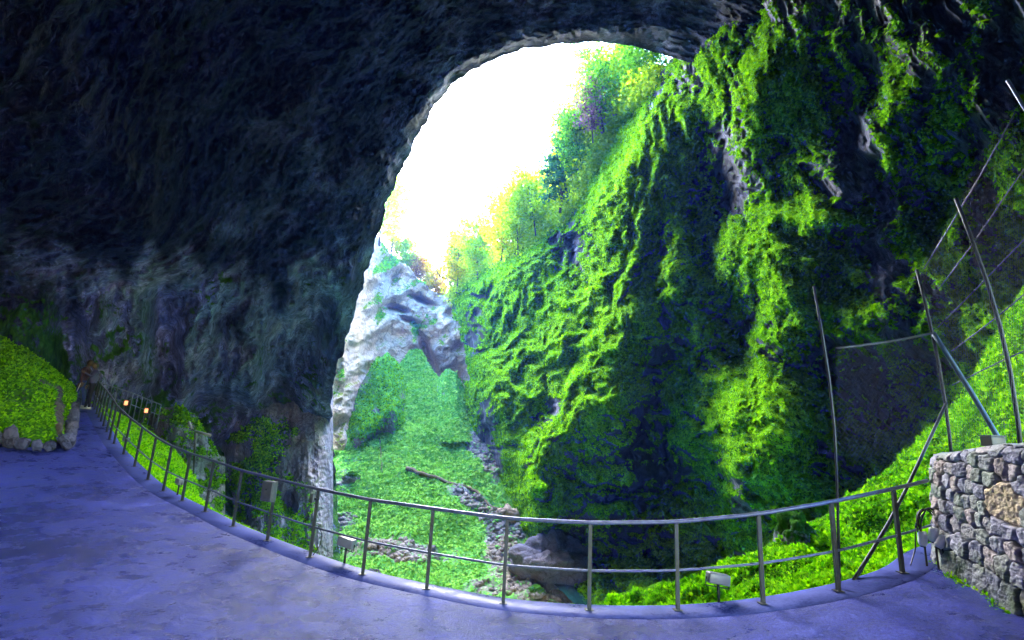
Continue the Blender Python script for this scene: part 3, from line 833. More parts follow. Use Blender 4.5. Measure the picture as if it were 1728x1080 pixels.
# big rock ledge on the left with its bare fluted face
W_, N_ = knoll('rock_ledge', [(322, 775), (345, 748), (372, 728), (400, 700), (440, 672), (480, 660), (520, 652), (552, 644), (566, 650)], 1010, 322, 562, 31.5, 5.0, M['ledge'], 'rock ledge with green top and bare fluted face beside the scree', 'rock', mossk=0.52, vlean=8, nu=300, nv=360, amp=1.25, drape=1.9, pw=1.4, leafm='l_bank', leafn=22000, leafs=0.2, seed=6.2,
      gf=[(400, 800, 70, 60, -20, -2.0), (530, 800, 26, 150, 0, 1.5), (395, 755, 28, 16, -10, 0.8), (450, 735, 45, 45, 0, 1.0), (487, 850, 12, 20, 0, -2.5), (470, 720, 100, 20, -30, -1.0)],
      mg=[(415, 760, 50, 60, 0, 0.5), (505, 860, 22, 40, 0, 0.3), (395, 762, 34, 18, -10, -0.9), (525, 760, 42, 120, 0, -0.55), (520, 665, 40, 12, -10, -0.7), (440, 700, 70, 10, -25, -0.5)])
knoll('rock_outcrop', [(228, 720), (250, 700), (275, 688), (300, 684), (330, 700), (350, 735), (372, 770)], 960, 228, 380, 24, 2.5, M['ledge'], 'dark mossy outcrop beyond the railing near the lamps', 'rock', mossk=0.55, nu=170, nv=200, amp=1.3, drape=0.3, leafn=9000, leafs=0.16, seed=8.2, gf=[(310, 720, 30, 25, 0, 0.9), (350, 800, 20, 25, 0, -1.5), (300, 780, 30, 30, 0, -0.6)])

# ------------------------------------------------------------------ near slopes just outside the railing
def strip(i0, i1, prof, name, label, leafn, leafs, matl='l_bank', seed=0):
    E_ = EDGE[i0:i1] + EN[i0:i1] * 0.03
    E_ = resample(E_, (i1 - i0) * 4, 1)
    tg = np.gradient(E_, axis=0); tg /= np.linalg.norm(tg, axis=1)[:, None]
    En = np.stack([-tg[:, 1], tg[:, 0]], -1)
    z0 = floor_z(E_[:, 0], E_[:, 1])
    fr = np.linspace(0, 1, len(E_))
    d = np.linspace(0, 1, 90)
    dd = prof[0](fr[:, None], d[None]); zz = prof[1](fr[:, None], d[None])
    XY = E_[:, None] + En[:, None] * dd[..., None]
    Z = z0[:, None] + zz + (0.10 * fbm(XY[..., 0] * 1.6, XY[..., 1] * 1.6, seed, 4)) * np.clip(dd * 2, 0.15, 1)
    W = np.concatenate([XY, Z[..., None]], -1)
    N = gnormals(W); N = np.where(N[..., 2:] < 0, -N, N)
    ms = np.clip(0.75 + 0.4 * fbm(XY[..., 0] * 1.2, XY[..., 1] * 1.2, 3.3, 3), 0, 1)
    tag(grid_obj(name, W, {'moss': ms}, M['soil']), label, 'slope', kind='structure')
    pos, nn, ii, jj = scatter(W, N, ms * (d < 0.9)[None], leafn)
    dist = np.linalg.norm(pos, axis=1)
    tag(leaves('grass', pos, nn, leafs * (0.5 + rng.random(len(pos))) * np.interp(dist, [7, 20], [1, 1.7]), M[matl], up=0.9, flat=0.2, aspect=0.4), 'short bright green plants on the ' + label, 'grass', kind='stuff')
pa = lambda f, d: d * np.interp(f, [0, 0.3, 0.62, 0.8, 1], [3.2, 3.0, 1.8, 0.9, 0.8])
pb = lambda f, d: -(d ** 1.25) * np.interp(f, [0, 0.3, 0.62, 0.8, 1], [1.6, 1.9, 1.7, 1.25, 1.0]) - 0.05 - 6 * sstep(0.9, 1.0, d)
strip(6, 214, (pa, pb), 'grass_slope', 'grassy slope falling away outside the left railing', 60000, 0.05)

# right bank: rises behind the railing to the right
nu, nvv = 420, 260
xs = np.linspace(1000, 2300, nu)
bank_b = np.array([(1000, 1034, 5.98), (1144, 1032, 6.0), (1288, 1021, 6.02), (1415, 999, 6.05), (1523, 968, 6.4), (1600, 950, 6.9), (1728, 930, 6.9), (2300, 840, 6.6)])
bank_s = np.array([(1000, 1030, 6.3), (1040, 1014, 7.2), (1100, 997, 8.0), (1180, 980, 8.8), (1240, 955, 9.6), (1290, 930, 10.2), (1340, 900, 10.8), (1400, 868, 11.4), (1450, 830, 11.8), (1500, 792, 12), (1560, 735, 12.2), (1600, 695, 12.2), (1650, 620, 12.0), (1690, 545, 11.8), (1728, 480, 11.5), (1850, 330, 11), (2300, 0, 9)])
yb = np.interp(xs, bank_b[:, 0], bank_b[:, 1]); db = np.interp(xs, bank_b[:, 0], bank_b[:, 2]) + 0.25
ysil = np.interp(xs, bank_s[:, 0], bank_s[:, 1]) + 4 * fbm(xs / 25, 1.0, o=3); ds = np.interp(xs, bank_s[:, 0], bank_s[:, 2])
A = P(xs, yb + 8, db); A[:, 2] = np.minimum(A[:, 2], floor_z(A[:, 0], A[:, 1]) - 0.02)
B = P(xs, ysil, ds)
t = np.linspace(0, 1, nvv)[None, :, None]
W = A[:, None] * (1 - t) + B[:, None] * t
W[..., 2] += -0.35 * np.sin(np.pi * t[..., 0]) * np.interp(xs, [1000, 1300, 1700], [0.1, 0.6, 1.6])[:, None] + (0.34 * fbm(W[..., 0] * 1.1, W[..., 1] * 1.1, 3.1, 5) + 0.5 * pn(W[..., 0] * 0.35, W[..., 1] * 0.35, 1.0)) * np.sin(np.pi * np.clip(t[..., 0], 0, 1)) ** 0.5
bkk = []
for f_, dz in ((1.03, 0.02), (1.12, -0.5), (1.35, -3.5), (1.5, -8)):
    q = B * f_; q[:, 2] = B[:, 2] + dz
    bkk.append(q)
N = gnormals(W); N = np.where(N[..., 2:] < 0, -N, N)
ms = np.clip(0.85 + 0.35 * fbm(W[..., 0] * 0.9, W[..., 1] * 0.9, 8.8, 3) + 0.0, 0, 1)
tag(grid_obj('grass_bank', np.concatenate([W, np.stack(bkk, 1)], 1), {'moss': np.pad(ms, ((0, 0), (0, 4)), mode='edge')}, M['soil']), 'lush bright green bank rising to the right behind the railing', 'bank', kind='structure')
pos, nn, ii, jj = scatter(W, N, sstep(0.4, 0.8, ms) * (xs < 1780)[:, None], 95000)
dist = np.linalg.norm(pos, axis=1)
tuft = np.clip(pn(pos[:, 0] * 2.2, pos[:, 1] * 2.2, 4.4) + 0.45, 0.15, 1)
tag(leaves('grass', pos + np.array([0, 0, 1.0]) * (0.10 * tuft * rng.random(len(pos)))[:, None], nn, np.interp(dist, [6, 13], [0.045, 0.085]) * (0.5 + rng.random(len(pos))) * (0.6 + 0.7 * tuft), M['l_bank'], up=0.6, flat=0.2, aspect=0.6), 'dense leafy plants covering the bright bank on the right', 'undergrowth', kind='stuff')
WBk, NBk = W, N

# ------------------------------------------------------------------ dry stone wall on the right
def stone_wall():
    path = resample(np.array([[8.0, 8.1], [7.2, 7.9], [6.5, 7.6], [5.95, 7.25], [5.66, 6.85], [5.55, 6.4], [5.42, 5.9], [5.33, 5.4], [5.26, 4.8], [5.2, 3.8], [5.2, 2.6]]), 900, 20)
    d = np.concatenate([[0], np.cumsum(np.linalg.norm(np.diff(path, axis=0), axis=1))])
    tg = np.gradient(path, axis=0); tg /= np.linalg.norm(tg, axis=1)[:, None]
    out = np.stack([tg[:, 1], -tg[:, 0]], -1)       # towards the walkway
    z0 = floor_z(path[:, 0], path[:, 1]) - 0.03
    ht = np.interp(path[:, 1], [2.6, 4.8, 5.6, 6.9, 8.3], [1.78, 1.74, 1.68, 1.38, 1.34])
    r = np.random.default_rng(21)
    seeds, y = [], 0.02
    row = 0
    while y < 1.85:
        hcourse = (0.25 if y < 0.35 else 0.165) * (0.85 + 0.3 * r.random())
        x = r.random() * 0.1
        while x < d[-1]:
            w = (0.10 + 0.21 * r.random()) * (1.25 if y < 0.35 else 1)
            seeds.append((x + w / 2, y + hcourse / 2 + (r.random() - 0.5) * 0.05, 0.75 + 0.5 * r.random()))
            x += w
        y += hcourse
        row += 1
    seeds = np.array(seeds)
    bs = d[np.argmin(np.abs(path[:, 1] - 5.62))]; bz = 1.05
    keep = (((seeds[:, 0] - bs) / 0.27) ** 2 + ((seeds[:, 1] - bz) / 0.23) ** 2) > 1
    seeds = np.concatenate([[[bs, bz, 1]], seeds[keep]])
    S = len(seeds)
    nT = 260
    tt = np.linspace(0, 1, nT)
    ss = np.repeat(d[:, None], nT, 1); hh = ht[:, None] * tt[None]
    wx = ss + 0.030 * fbm(ss * 9, hh * 9, 1.1, 3); wy = hh + 0.030 * fbm(ss * 9, hh * 9, 5.1, 3)
    F1 = np.full(ss.shape, 9.0); F2 = np.full(ss.shape, 9.0); ID = np.zeros(ss.shape, int)
    tiltx = r.normal(size=S) * 0.10; tilty = r.normal(size=S) * 0.10; off = r.random(S) * 0.035
    for k in range(S):
        cx, cy, sc = seeds[k]
        dx, dy = wx - cx, wy - cy
        dd = (np.abs(dx) ** 2.4 + np.abs(dy * 1.15) ** 2.4) ** (1 / 2.4)
        if k == 0:
            dd = np.maximum(0, (np.abs(dx) ** 4 + np.abs(dy * 1.25) ** 4) ** 0.25 - 0.125)
        m = dd < F1
        F2 = np.where(m, F1, np.minimum(F2, dd)); F1 = np.where(m, dd, F1); ID = np.where(m, k, ID)
    gap = np.clip((F2 - F1) / 0.055, 0, 1)
    pill = np.sqrt(1 - (1 - gap) ** 2)
    rel = pill * 0.055 + off[ID] * (gap > 0.15) * pill + (tiltx[ID] * (ss - seeds[ID, 0]) + tilty[ID] * (hh - seeds[ID, 1])) * pill
    rel += 0.012 * fbm(ss * 14, hh * 14, ID * 3.7, 4) * pill + 0.004 * fbm(ss * 60, hh * 60, 2.2, 2)
    rel *= (1 - 0.6 * sstep(0.95, 1.0, tt))[None]
    face = np.concatenate([path[:, None] + out[:, None] * (rel + 0.10 * (1 - tt)[None])[..., None], (z0[:, None] + hh)[..., None]], -1)
    cap = []
    nc = 26
    for q in range(1, nc + 1):
        w = q / nc
        ins = 0.52 * w
        hgt = ht + 0.03 * math.sin(math.pi * min(1, w * 1.2)) + 0.022 * fbm(path[:, 0] * 5 + w * 3, path[:, 1] * 5, w * 2, 4)
        cap.append(np.concatenate([path - out * ins, (z0 + hgt)[:, None]], 1))
    bk = [np.concatenate([path - out * 0.55, (z0 + ht * a)[:, None]], 1) for a in (0.9, 0.4, -0.3)]
    W = np.concatenate([face, np.stack(cap + bk, 1)], 1)
    ex = len(cap) + len(bk)
    tone = np.pad(r.random(S)[ID], ((0, 0), (0, ex)), constant_values=0.55)
    big = np.pad(((ID == 0) & (gap > 0.05)).astype(float), ((0, 0), (0, ex)))
    mor = np.pad(1 - sstep(0.0, 0.35, gap), ((0, 0), (0, ex)), constant_values=0.0)
    lowm = np.pad(sstep(1.0, 0.2, hh) * 0.6, ((0, 0), (0, ex)), constant_values=0.15)
    n = NT('dry_stone')
    p = n.pos()
    t1 = n.attr('tone')
    f = n.noise(p, 9, 6, 0.65, 0.4)
    g = n.noise(p, 45, 4, 0.7)
    c = n.ramp(t1, [(0.0, (0.17, 0.175, 0.27)), (0.3, (0.32, 0.32, 0.42)), (0.6, (0.22, 0.26, 0.23)), (0.8, (0.38, 0.36, 0.42)), (1.0, (0.36, 0.29, 0.29))])
    c = n.mix(0.75, c, n.ramp(n.math('ADD', n.math('MULTIPLY', f, 0.6), n.math('MULTIPLY', g, 0.4)), [(0.35, 0.45), (0.62, 1.35)]), 'MULTIPLY')
    c = n.mix(n.attr('big'), c, n.ramp(f, [(0.3, (0.45, 0.35, 0.22)), (0.7, (0.72, 0.58, 0.42))]))
    mm = n.ramp(n.math('ADD', n.attr('low'), n.math('SUBTRACT', n.noise(p, 3.5, 5, 0.65), 0.5)), [(0.42, 0.0), (0.75, 0.75)])
    c = n.mix(mm, c, (0.07, 0.12, 0.025))
    c = n.mix(n.attr('mortar'), c, (0.03, 0.03, 0.035))
    mat = n.fin(c, 0.72, n.bump(g, 0.4, 0.01, n.bump(f, 0.4, 0.02)), spec=0.4)
    me = mesh_np('stone_wall', W, gridf(*W.shape[:2]), {'tone': tone, 'big': big, 'mortar': mor, 'low': lowm})
    o = link('stone_wall', me, mat)
    tag(o, 'chest high rubble stone wall with one big tan stone at the walkway end', 'stone wall')
    return path, out, z0, ht
WPATH, WOUT, WZ0, WHT = stone_wall()

# small plants at the wall's foot
k = rng.integers(330, 900, 1500)
ofs = (0.10 + 0.16 * rng.random(1500) ** 2)[:, None]
pp = WPATH[k] + WOUT[k] * ofs + rng.normal(size=(1500, 2)) * 0.02
sel = pn(pp[:, 0] * 2.5, pp[:, 1] * 2.5, 2.0) > 0.08
pos = np.concatenate([pp, (floor_z(pp[:, 0], pp[:, 1]) + 0.01)[:, None]], 1)[sel]
tag(leaves('weeds', pos, np.repeat([[0, 0, 1.0]], len(pos), 0), 0.03 + 0.03 * rng.random(len(pos)), M['l_bank'], up=0.4, flat=0.2), 'small weeds growing at the foot of the stone wall', 'weeds', kind='stuff')

def wall_top(y):
    i = np.argmin(np.abs(WPATH[:, 1] - y))
    return i, WZ0[i] + WHT[i]
i, zt = wall_top(6.15)
bx = empty('junction_box', np.array([*(WPATH[i] - WOUT[i] * 0.22), zt + 0.045]))
tag(bx, 'small black box lying on top of the stone wall', 'box')
MB().box(np.array(bx.location) + np.array([0, 0, 0.055]), (0.17, 0.15, 0.11), bev=0.012).build('casing', M['black'], bx)
MB().box(np.array(bx.location) + np.array([0, 0, 0.118]), (0.185, 0.165, 0.016), bev=0.005).build('lid', M['black'], bx)

# ------------------------------------------------------------------ stone edging and planted bed on the left
def stones_along(path, hts, r, rows=1):
    V, Fs, A = [], [], []
    ico = bmesh.new(); bmesh.ops.create_icosphere(ico, subdivisions=3, radius=1)
    ico.verts.index_update()
    bv = np.array([v.co[:] for v in ico.verts]); bf = np.array([[v.index for v in f.verts] for f in ico.faces]); ico.free()
    path = resample(path, 400, 2)
    d = np.concatenate([[0], np.cumsum(np.linalg.norm(np.diff(path[:, :2], axis=0), axis=1))])
    s, off = 0.0, 0
    while s < d[-1]:
        w = 0.17 + 0.13 * r.random()
        q = np.array([np.interp(s + w / 2, d, path[:, k]) for k in (0, 1)])
        tg = np.array([np.interp(s + w / 2 + 0.05, d, path[:, k]) - np.interp(s + w / 2 - 0.05, d, path[:, k]) for k in (0, 1)]); tg /= np.linalg.norm(tg)
        h = hts * (0.6 + 0.8 * r.random())
        v = bv / (np.abs(bv) ** 3).sum(1, keepdims=True) ** (1 / 3) * (0.92 + 0.16 * pn(bv[:, 0] * 1.6 + s * 5, bv[:, 1] * 1.6, bv[:, 2] * 1.6)[:, None])
        v = v + 0.34 * fbm(bv[:, 0] * 1.7, bv[:, 1] * 2.5 + s * 3, bv[:, 2] * 2.5, 3)[:, None] * bv
        v = v * np.array([w * 0.56, 0.15, h * 0.58])
        ta = r.normal() * 0.4
        v = np.stack([v[:, 0] * math.cos(ta) + v[:, 2] * math.sin(ta), v[:, 1], -v[:, 0] * math.sin(ta) + v[:, 2] * math.cos(ta)], -1)
        X = q[0] + v[:, 0] * tg[0] - v[:, 1] * tg[1]
        Y = q[1] + v[:, 0] * tg[1] + v[:, 1] * tg[0]
        V.append(np.stack([X, Y, floor_z(q[0], q[1]) + v[:, 2] + h * 0.46], -1)); Fs.append(bf + off); A.append(np.full(len(bv), r.random() * 0.35)); off += len(bv)
        s += w * (1.0 + 0.45 * r.random())
    return np.concatenate(V), np.concatenate(Fs), np.concatenate(A)
pe = np.array([on_floor(x, y)[:2] for x, y in ((0, 755), (60, 761), (112, 760), (118, 735), (119, 712), (123, 694))])
pe = np.concatenate([[pe[0] + np.array([-3.2, -1.6])], pe])
V, Fs, A = stones_along(pe, 0.40, np.random.default_rng(4))
o = link('stone_edging', mesh_np('stone_edging', V, Fs, {'moss': A}), M['boulder'])
tag(o, 'low border of upright grey stones round the green bed on the left', 'stone edging')
MB().box((-16.6, 19.9, float(floor_z(-16.6, 19.9)) + 0.25), (0.5, 0.45, 0.55), bev=0.12).build('boulder', M['boulder'], None, True)
tag(bpy.data.objects['boulder'], 'rounded stone at the far end of the bed by the two people', 'boulder')

nu, nvv = 260, 240
base = np.array([(-300, 750), (-100, 753), (0, 751), (60, 757), (104, 755), (111, 735), (114, 712), (120, 694)])
bw = np.array([on_floor(a, b) for a, b in base])
sil = P(*np.array([(-300, 520, 15.5), (-100, 560, 17), (0, 588, 18), (50, 618, 18.8), (85, 643, 19.4), (104, 653, 20), (116, 662, 20.2), (123, 676, 20)]).T)
A_ = resample(bw, nu, 2); B_ = resample(sil, nu, 2)
t = np.linspace(0, 1, nvv)[None, :, None]
W = A_[:, None] * (1 - t) + B_[:, None] * t
W[..., 2] += 0.28 * sstep(0, 0.05, t[..., 0]) + 0.28 * fbm(W[..., 0] * 0.9, W[..., 1] * 0.9, 4.4, 4) + 0.25 * np.sin(np.pi * t[..., 0])
bb = B_ * 1.1; bb[:, 2] -= 1.5
N = gnormals(W); N = np.where(N[..., 2:] < 0, -N, N)
ppx, ppy, _ = proj(W)
ms = np.clip(0.82 + 0.35 * fbm(W[..., 0] * 0.8, W[..., 1] * 0.8, 1.4, 3) + gauss(ppx, ppy, [(100, 700, 8, 50, 0, -0.8), (90, 652, 30, 7, 30, -0.6)]), 0, 1)
tag(grid_obj('planting_bed', np.concatenate([W, bb[:, None]], 1), {'moss': np.pad(ms, ((0, 0), (0, 1)), mode='edge')}, M['soil']), 'green mossy mound of earth left of the path', 'bed', kind='structure')
pos, nn, ii, jj = scatter(W, N, sstep(0.45, 0.8, ms) * (ppx > -10), 26000)
tag(leaves('grass', pos, nn, 0.05 + 0.09 * rng.random(len(pos)), M['l_moss'], up=0.4, hang=0.2, flat=0.4), 'low green plants covering the mound left of the path', 'grass', kind='stuff')

# ------------------------------------------------------------------ tall mesh fence on the right
fence = empty('mesh_fence', P(1608, 765, 7.6))
tag(fence, 'tall leaning fence of dark poles and wire mesh beside the stone wall', 'fence')
def tube_px(name, pts, r, mat, parent, n=8):
    w = P(*np.array(pts, float).T)
    MB().tube(resample(w, max(2, 7 if len(pts) > 2 else 2), 1) if len(pts) > 2 else w, r, n).build(name, mat, parent, True)
tube_px('pole', [(1417, 1002, 6.03), (1414, 850, 6.25), (1410, 720, 6.5), (1395, 600, 6.75), (1373, 482, 7.0)], 0.016, M['pole'], fence)
tube_px('pole', [(1609, 800, 7.55), (1598, 690, 7.8), (1575, 565, 8.0), (1547, 455, 8.3)], 0.022, M['pole'], fence)
tube_px('pole', [(1726, 800, 6.8), (1719, 700, 7.0), (1702, 600, 7.2), (1665, 465, 7.5), (1613, 335, 7.8)], 0.026, M['pole'], fence)
tube_px('pole', [(1860, 520, 6.6), (1790, 300, 7.0), (1728, 175, 7.3), (1700, 135, 7.4)], 0.022, M['rail'], fence)
tube_px('brace', [(1437, 985, 6.2), (1510, 868, 6.9), (1560, 760, 7.4), (1597, 680, 7.8)], 0.022, M['pole'], fence)
tube_px('brace', [(1575, 562, 8.0), (1635, 655, 7.6), (1700, 765, 7.1)], 0.034, M['strut'], fence)
tube_px('crossbar', [(1412, 588, 6.8), (1500, 577, 7.4), (1575, 562, 8.0)], 0.018, M['pole'], fence)
for L in ([(1559, 454, 8.3), (1618, 357, 7.8), (1652, 300, 7.8), (1713, 190, 7.5)], [(1576, 498, 8.1), (1642, 413, 7.6), (1713, 304, 7.3), (1780, 215, 7.1)], [(1583, 552, 8.0), (1665, 470, 7.5), (1728, 404, 7.2), (1800, 330, 7.0)],
          [(1607, 592, 7.9), (1683, 535, 7.35), (1760, 470, 7.0)], [(1607, 650, 7.8), (1700, 604, 7.2), (1780, 570, 6.8)]):
    tube_px('tension_wire', L, 0.009, M['wire'], fence, 6)
def bil(c, u, v):
    c = [P(*q) for q in c]
    u, v = u[:, None], v[:, None]
    return c[0] * (1 - u) * (1 - v) + c[1] * u * (1 - v) + c[2] * u * v + c[3] * (1 - u) * v
def netting(c, nwx, rr):
    V, Fs = [], []
    k = 0
    hv = nwx
    for sgn in (1, -1):
        for i in range(-hv, nwx + 1):
            a = i / nwx
            # line u = a + sgn * v, clipped to the unit square
            vv = np.linspace(0, 1, 13)
            uu = (a + vv) if sgn == 1 else (a + 1 - vv)
            m = (uu >= 0) & (uu <= 1)
            lo = max(0, -a) if sgn == 1 else max(0, a)
            hi = min(1, 1 - a) if sgn == 1 else min(1, 1 + a)
            if hi - lo < 0.02: continue
            vv = np.linspace(lo, hi, 7); uu = (a + vv) if sgn == 1 else (a + 1 - vv)
            q = bil(c, np.clip(uu, 0, 1), vv)
            for jx in range(7):
                for an in (0, 2.09, 4.19):
                    V.append(q[jx] + rr * np.array([math.cos(an), 0.3 * sgn, math.sin(an)]))
            for jx in range(6):
                for e in range(3):
                    o0 = k + jx * 3
                    Fs.append((o0 + e, o0 + (e + 1) % 3, o0 + 3 + (e + 1) % 3, o0 + 3 + e))
            k += 21
    return mesh_np('wire_mesh', np.array(V), np.array(Fs))
link('wire_mesh', netting([(1411, 592, 6.78), (1573, 566, 8.0), (1606, 775, 7.6), (1415, 870, 6.25)], 26, 0.0008), M['wire'], fence)
link('wire_mesh', netting([(1549, 458, 8.3), (1615, 340, 7.8), (1722, 752, 6.9), (1608, 775, 7.6)], 26, 0.0011), M['wire'], fence)
link('wire_mesh', netting([(1617, 345, 7.8), (1702, 140, 7.4), (1860, 520, 6.6), (1722, 745, 6.9)], 30, 0.0011), M['wire'], fence)

# ------------------------------------------------------------------ floodlights, boxes and cables
def cable(name, pts, r, parent=None):
    return MB().tube(resample(np.array(pts), 24, 2), r, 6).build(name, M['black'], parent, True)
def floodlight(px, py, hp, label, size=(0.27, 0.12, 0.13), yaw=0.0, D=None, dz=0.0):
    b = on_floor(px, py) if D is None else P(px, py, D)
    e = empty('floodlight', b)
    tag(e, label, 'floodlight', 'floodlights standing along the walkway edge')
    MB().tube([b, b + np.array([0, 0, hp])], 0.018, 8).build('stake', M['black'], e, True)
    R = np.array(Matrix.Rotation(yaw, 3, 'Z') @ Matrix.Rotation(math.radians(8), 3, 'Y'))
    c = b + np.array([0, 0, hp + size[2] / 2])
    MB().box(c, size, R, 0.018).build('casing', M['lamp_white'], e, True)
    MB().box(c + R @ np.array([0, size[1] / 2 + 0.004, 0]), (size[0] * 0.92, 0.012, size[2] * 0.85), R, 0.004).build('lens', M['black'], e)
    MB().tube([c + R @ np.array([-size[0] / 2 - 0.012, 0, 0]), c + R @ np.array([-size[0] / 2 - 0.012, 0, -size[2] * 0.8]), c + R @ np.array([size[0] / 2 + 0.012, 0, -size[2] * 0.8]), c + R @ np.array([size[0] / 2 + 0.012, 0, 0])], 0.007, 6).build('bracket', M['black'], e)
    return e
floodlight(581, 951, 0.23, 'boxy floodlight on a short stake between the railing posts, left of centre', yaw=-0.35)
floodlight(1213, 1017, 0.21, 'pale floodlight on a short stake in front of the green bank', (0.27, 0.12, 0.12), 0.08)
floodlight(299, 836, 0.24, 'small floodlight on a stake beside the railing where the walkway narrows to a path', (0.2, 0.12, 0.12), -0.6)
floodlight(208, 763, 0.30, 'smallest floodlight on a stake by the railing, nearest the two people', (0.2, 0.12, 0.12), -0.6)

# junction boxes fixed to the railing belong to nothing but themselves
pb = PB[16]; zb = floor_z(pb[0], pb[1])
c = np.array([pb[0] - 0.06, pb[1] - 0.07, zb + 0.80])
R = np.array(Matrix.Rotation(-0.5, 3, 'Z'))
e = empty('control_box', c); tag(e, 'square grey box mounted on a railing post below the handrail', 'box')
MB().box(c, (0.27, 0.10, 0.33), R, 0.015).build('casing', M['box'], e, True)
MB().box(c + R @ np.array([0, -0.055, 0]), (0.25, 0.012, 0.31), R, 0.004).build('door', M['box'], e)
MB().tube([c + R @ np.array([0.0, -0.055, 0.03]), c + R @ np.array([0.0, -0.075, 0.03])], 0.012, 8).build('lock', M['black'], e)
pb = PB[17]; zb = floor_z(pb[0], pb[1])
c = np.array([pb[0] - 0.075, pb[1] - 0.01, zb + 0.86])
e = empty('control_box', c); tag(e, 'tiny dark box clamped to the railing post right of the square grey box', 'box')
MB().box(c, (0.075, 0.06, 0.13), R, 0.008).build('casing', M['box'], e, True)
MB().box(c + np.array([0.055, 0, -0.01]), (0.09, 0.05, 0.03), R, 0.004).build('clamp', M['black'], e)
w0 = np.array([pb[0] + 0.05, pb[1] + 0.04, zb + 0.45])
tag(cable('cable', [w0, w0 + np.array([0.07, 0.03, -0.12]), w0 + np.array([0.06, 0.03, -0.28]), w0 + np.array([-0.02, 0.0, -0.42])], 0.006), 'thin black cable hanging by the railing post with the tiny box', 'cable')

# lamps at the wall corner
def spot(px, py, D, hh, ax, label):
    c = P(px, py, D)
    e = empty('spotlight', c); tag(e, label, 'spotlight', 'white spotlights at the stone wall corner')
    ax = np.array(ax, float); ax /= np.linalg.norm(ax)
    MB().tube([c - ax * 0.085, c - ax * 0.05, c + ax * 0.06, c + ax * 0.085], [0.036, 0.05, 0.052, 0.044], 14).build('casing', M['white'], e, True)
    MB().tube([c - ax * 0.10, c - ax * 0.083], [0.03, 0.03], 12).build('cable_gland', M['black'], e, True)
    MB().tube([c - ax * 0.02, c + np.array([0.03, 0.02, -0.12]), c + np.array([0.03, 0.02, -hh])], 0.012, 6).build('stake', M['black'], e)
spot(1557, 909, 6.55, 0.36, (0.0, -0.1, 1), 'small white spotlight farthest from the stone wall, hanging beside the cable coil')
spot(1575, 902, 6.45, 0.42, (0.15, -0.2, 1), 'middle one of the three white spotlights at the wall corner')
spot(1588, 914, 6.35, 0.36, (0.55, -0.2, 1), 'tilted white spotlight touching the stones of the wall corner')
c0 = P(1562, 885, 6.6)
for q, rr in enumerate((0.15, 0.17, 0.135)):
    pass
coil = []
for a in np.linspace(0, 2 * math.pi * 4.2, 90):
    coil.append(c0 + np.array([0.13 * math.cos(a) * (1 + 0.08 * math.sin(a * 2.3)) + 0.003 * a, 0.02 * math.sin(a * 1.7), 0.20 * math.sin(a) * (1 + 0.07 * math.cos(a * 1.9))]))
tag(MB().tube(coil, 0.009, 6).build('cable_coil', M['black'], None, True), 'coil of black cable hanging at the end of the railing by the wall', 'cable coil')
tag(cable('cable', [c0 + np.array([0.05, 0, 0.2]), c0 + np.array([-0.12, 0.02, 0.0]), c0 + np.array([-0.17, 0.0, -0.3]), c0 + np.array([-0.33, -0.1, -0.48])], 0.008), 'loose black cable trailing down from the coil onto the walkway', 'cable')

# lit ground lamps by the far end of the path
n = NT('lamp_glow')
n.b.inputs['Emission Color'].default_value = (1.0, 0.34, 0.14, 1)
n.b.inputs['Emission Strength'].default_value = 0.06
n.fin((0.2, 0.1, 0.05), 0.4)
M['glow'] = n.m
for px, py, D, lab in ((213, 680, 20.5, 'glowing lamp at the far railing, nearer the two people'), (247, 693, 20.8, 'glowing lamp at the far railing, farther from the two people')):
    c = P(px, py, D)
    e = empty('ground_lamp', c - np.array([0, 0, 0.25])); tag(e, lab, 'lamp', 'lit ground lamps by the far railing')
    MB().tube([c - np.array([0, 0, 0.3]), c - np.array([0, 0, 0.1])], 0.03, 8).build('stand', M['black'], e)
    MB().box(c + np.array([0, 0.05, 0]), (0.26, 0.10, 0.26), None, 0.03).build('casing', M['black'], e)
    MB().box(c + np.array([0, -0.01, 0]), (0.13, 0.03, 0.17), None, 0.012).build('lens', M['glow'], e)

# lamp pole on the outcrop
b = P(326, 816, 19)
tp = P(329.5, 728, 19)
e = empty('lamp_pole', b); tag(e, 'thin pole with two slim lamp heads standing on the dark outcrop', 'lamp pole')
MB().tube([b, tp], 0.03, 8).build('pole', M['post'], e, True)
MB().tube([tp, P(355, 735, 18.6)], [0.05, 0.055], 8).build('lamp_head', M['lamp_white'], e, True)
MB().tube([P(324, 724, 19), P(319, 713, 19.1)], [0.045, 0.05], 8).build('lamp_head', M['lamp_white'], e, True)
MB().tube([tp, P(324, 724, 19)], 0.02, 6).build('bracket', M['post'], e)

# ------------------------------------------------------------------ logs, boulders in the gorge
def on_ground(px, py):
    i = np.argmin((proj(WT)[0] - px) ** 2 + (PYT - py) ** 2) if False else None
    d2 = (PRJ[0] - px) ** 2 + (PRJ[1] - py) ** 2
    return WT.reshape(-1, 3)[np.argmin(d2)].copy()
PRJ = [q.ravel() for q in proj(WT)[:2]]
def log(p0, p1, r, label):
    a, b = on_ground(*p0), on_ground(*p1)
    L = np.stack([a * (1 - t) + b * t for t in np.linspace(0, 1, 12)])
    for q in L:
        q[2] = max(q[2], on_ground(*[float(v) for v in proj(q)[:2]])[2]) + r * 0.8 + 0.12
    L[1:-1] += rng.normal(size=(10, 3)) * r * 0.35
    tag(MB().tube(L, list(np.linspace(r, r * 0.45, 12)), 8).build('log', M['log'], None, True), label, 'log')
log((686, 795), (795, 832), 0.24, 'long dead trunk lying across the green scree')
log((792, 826), (836, 866), 0.16, 'shorter thin trunk lying downhill at the right edge of the scree')
log((640, 742), (645, 800), 0.07, 'pale thin stick lying straight down the middle of the scree')
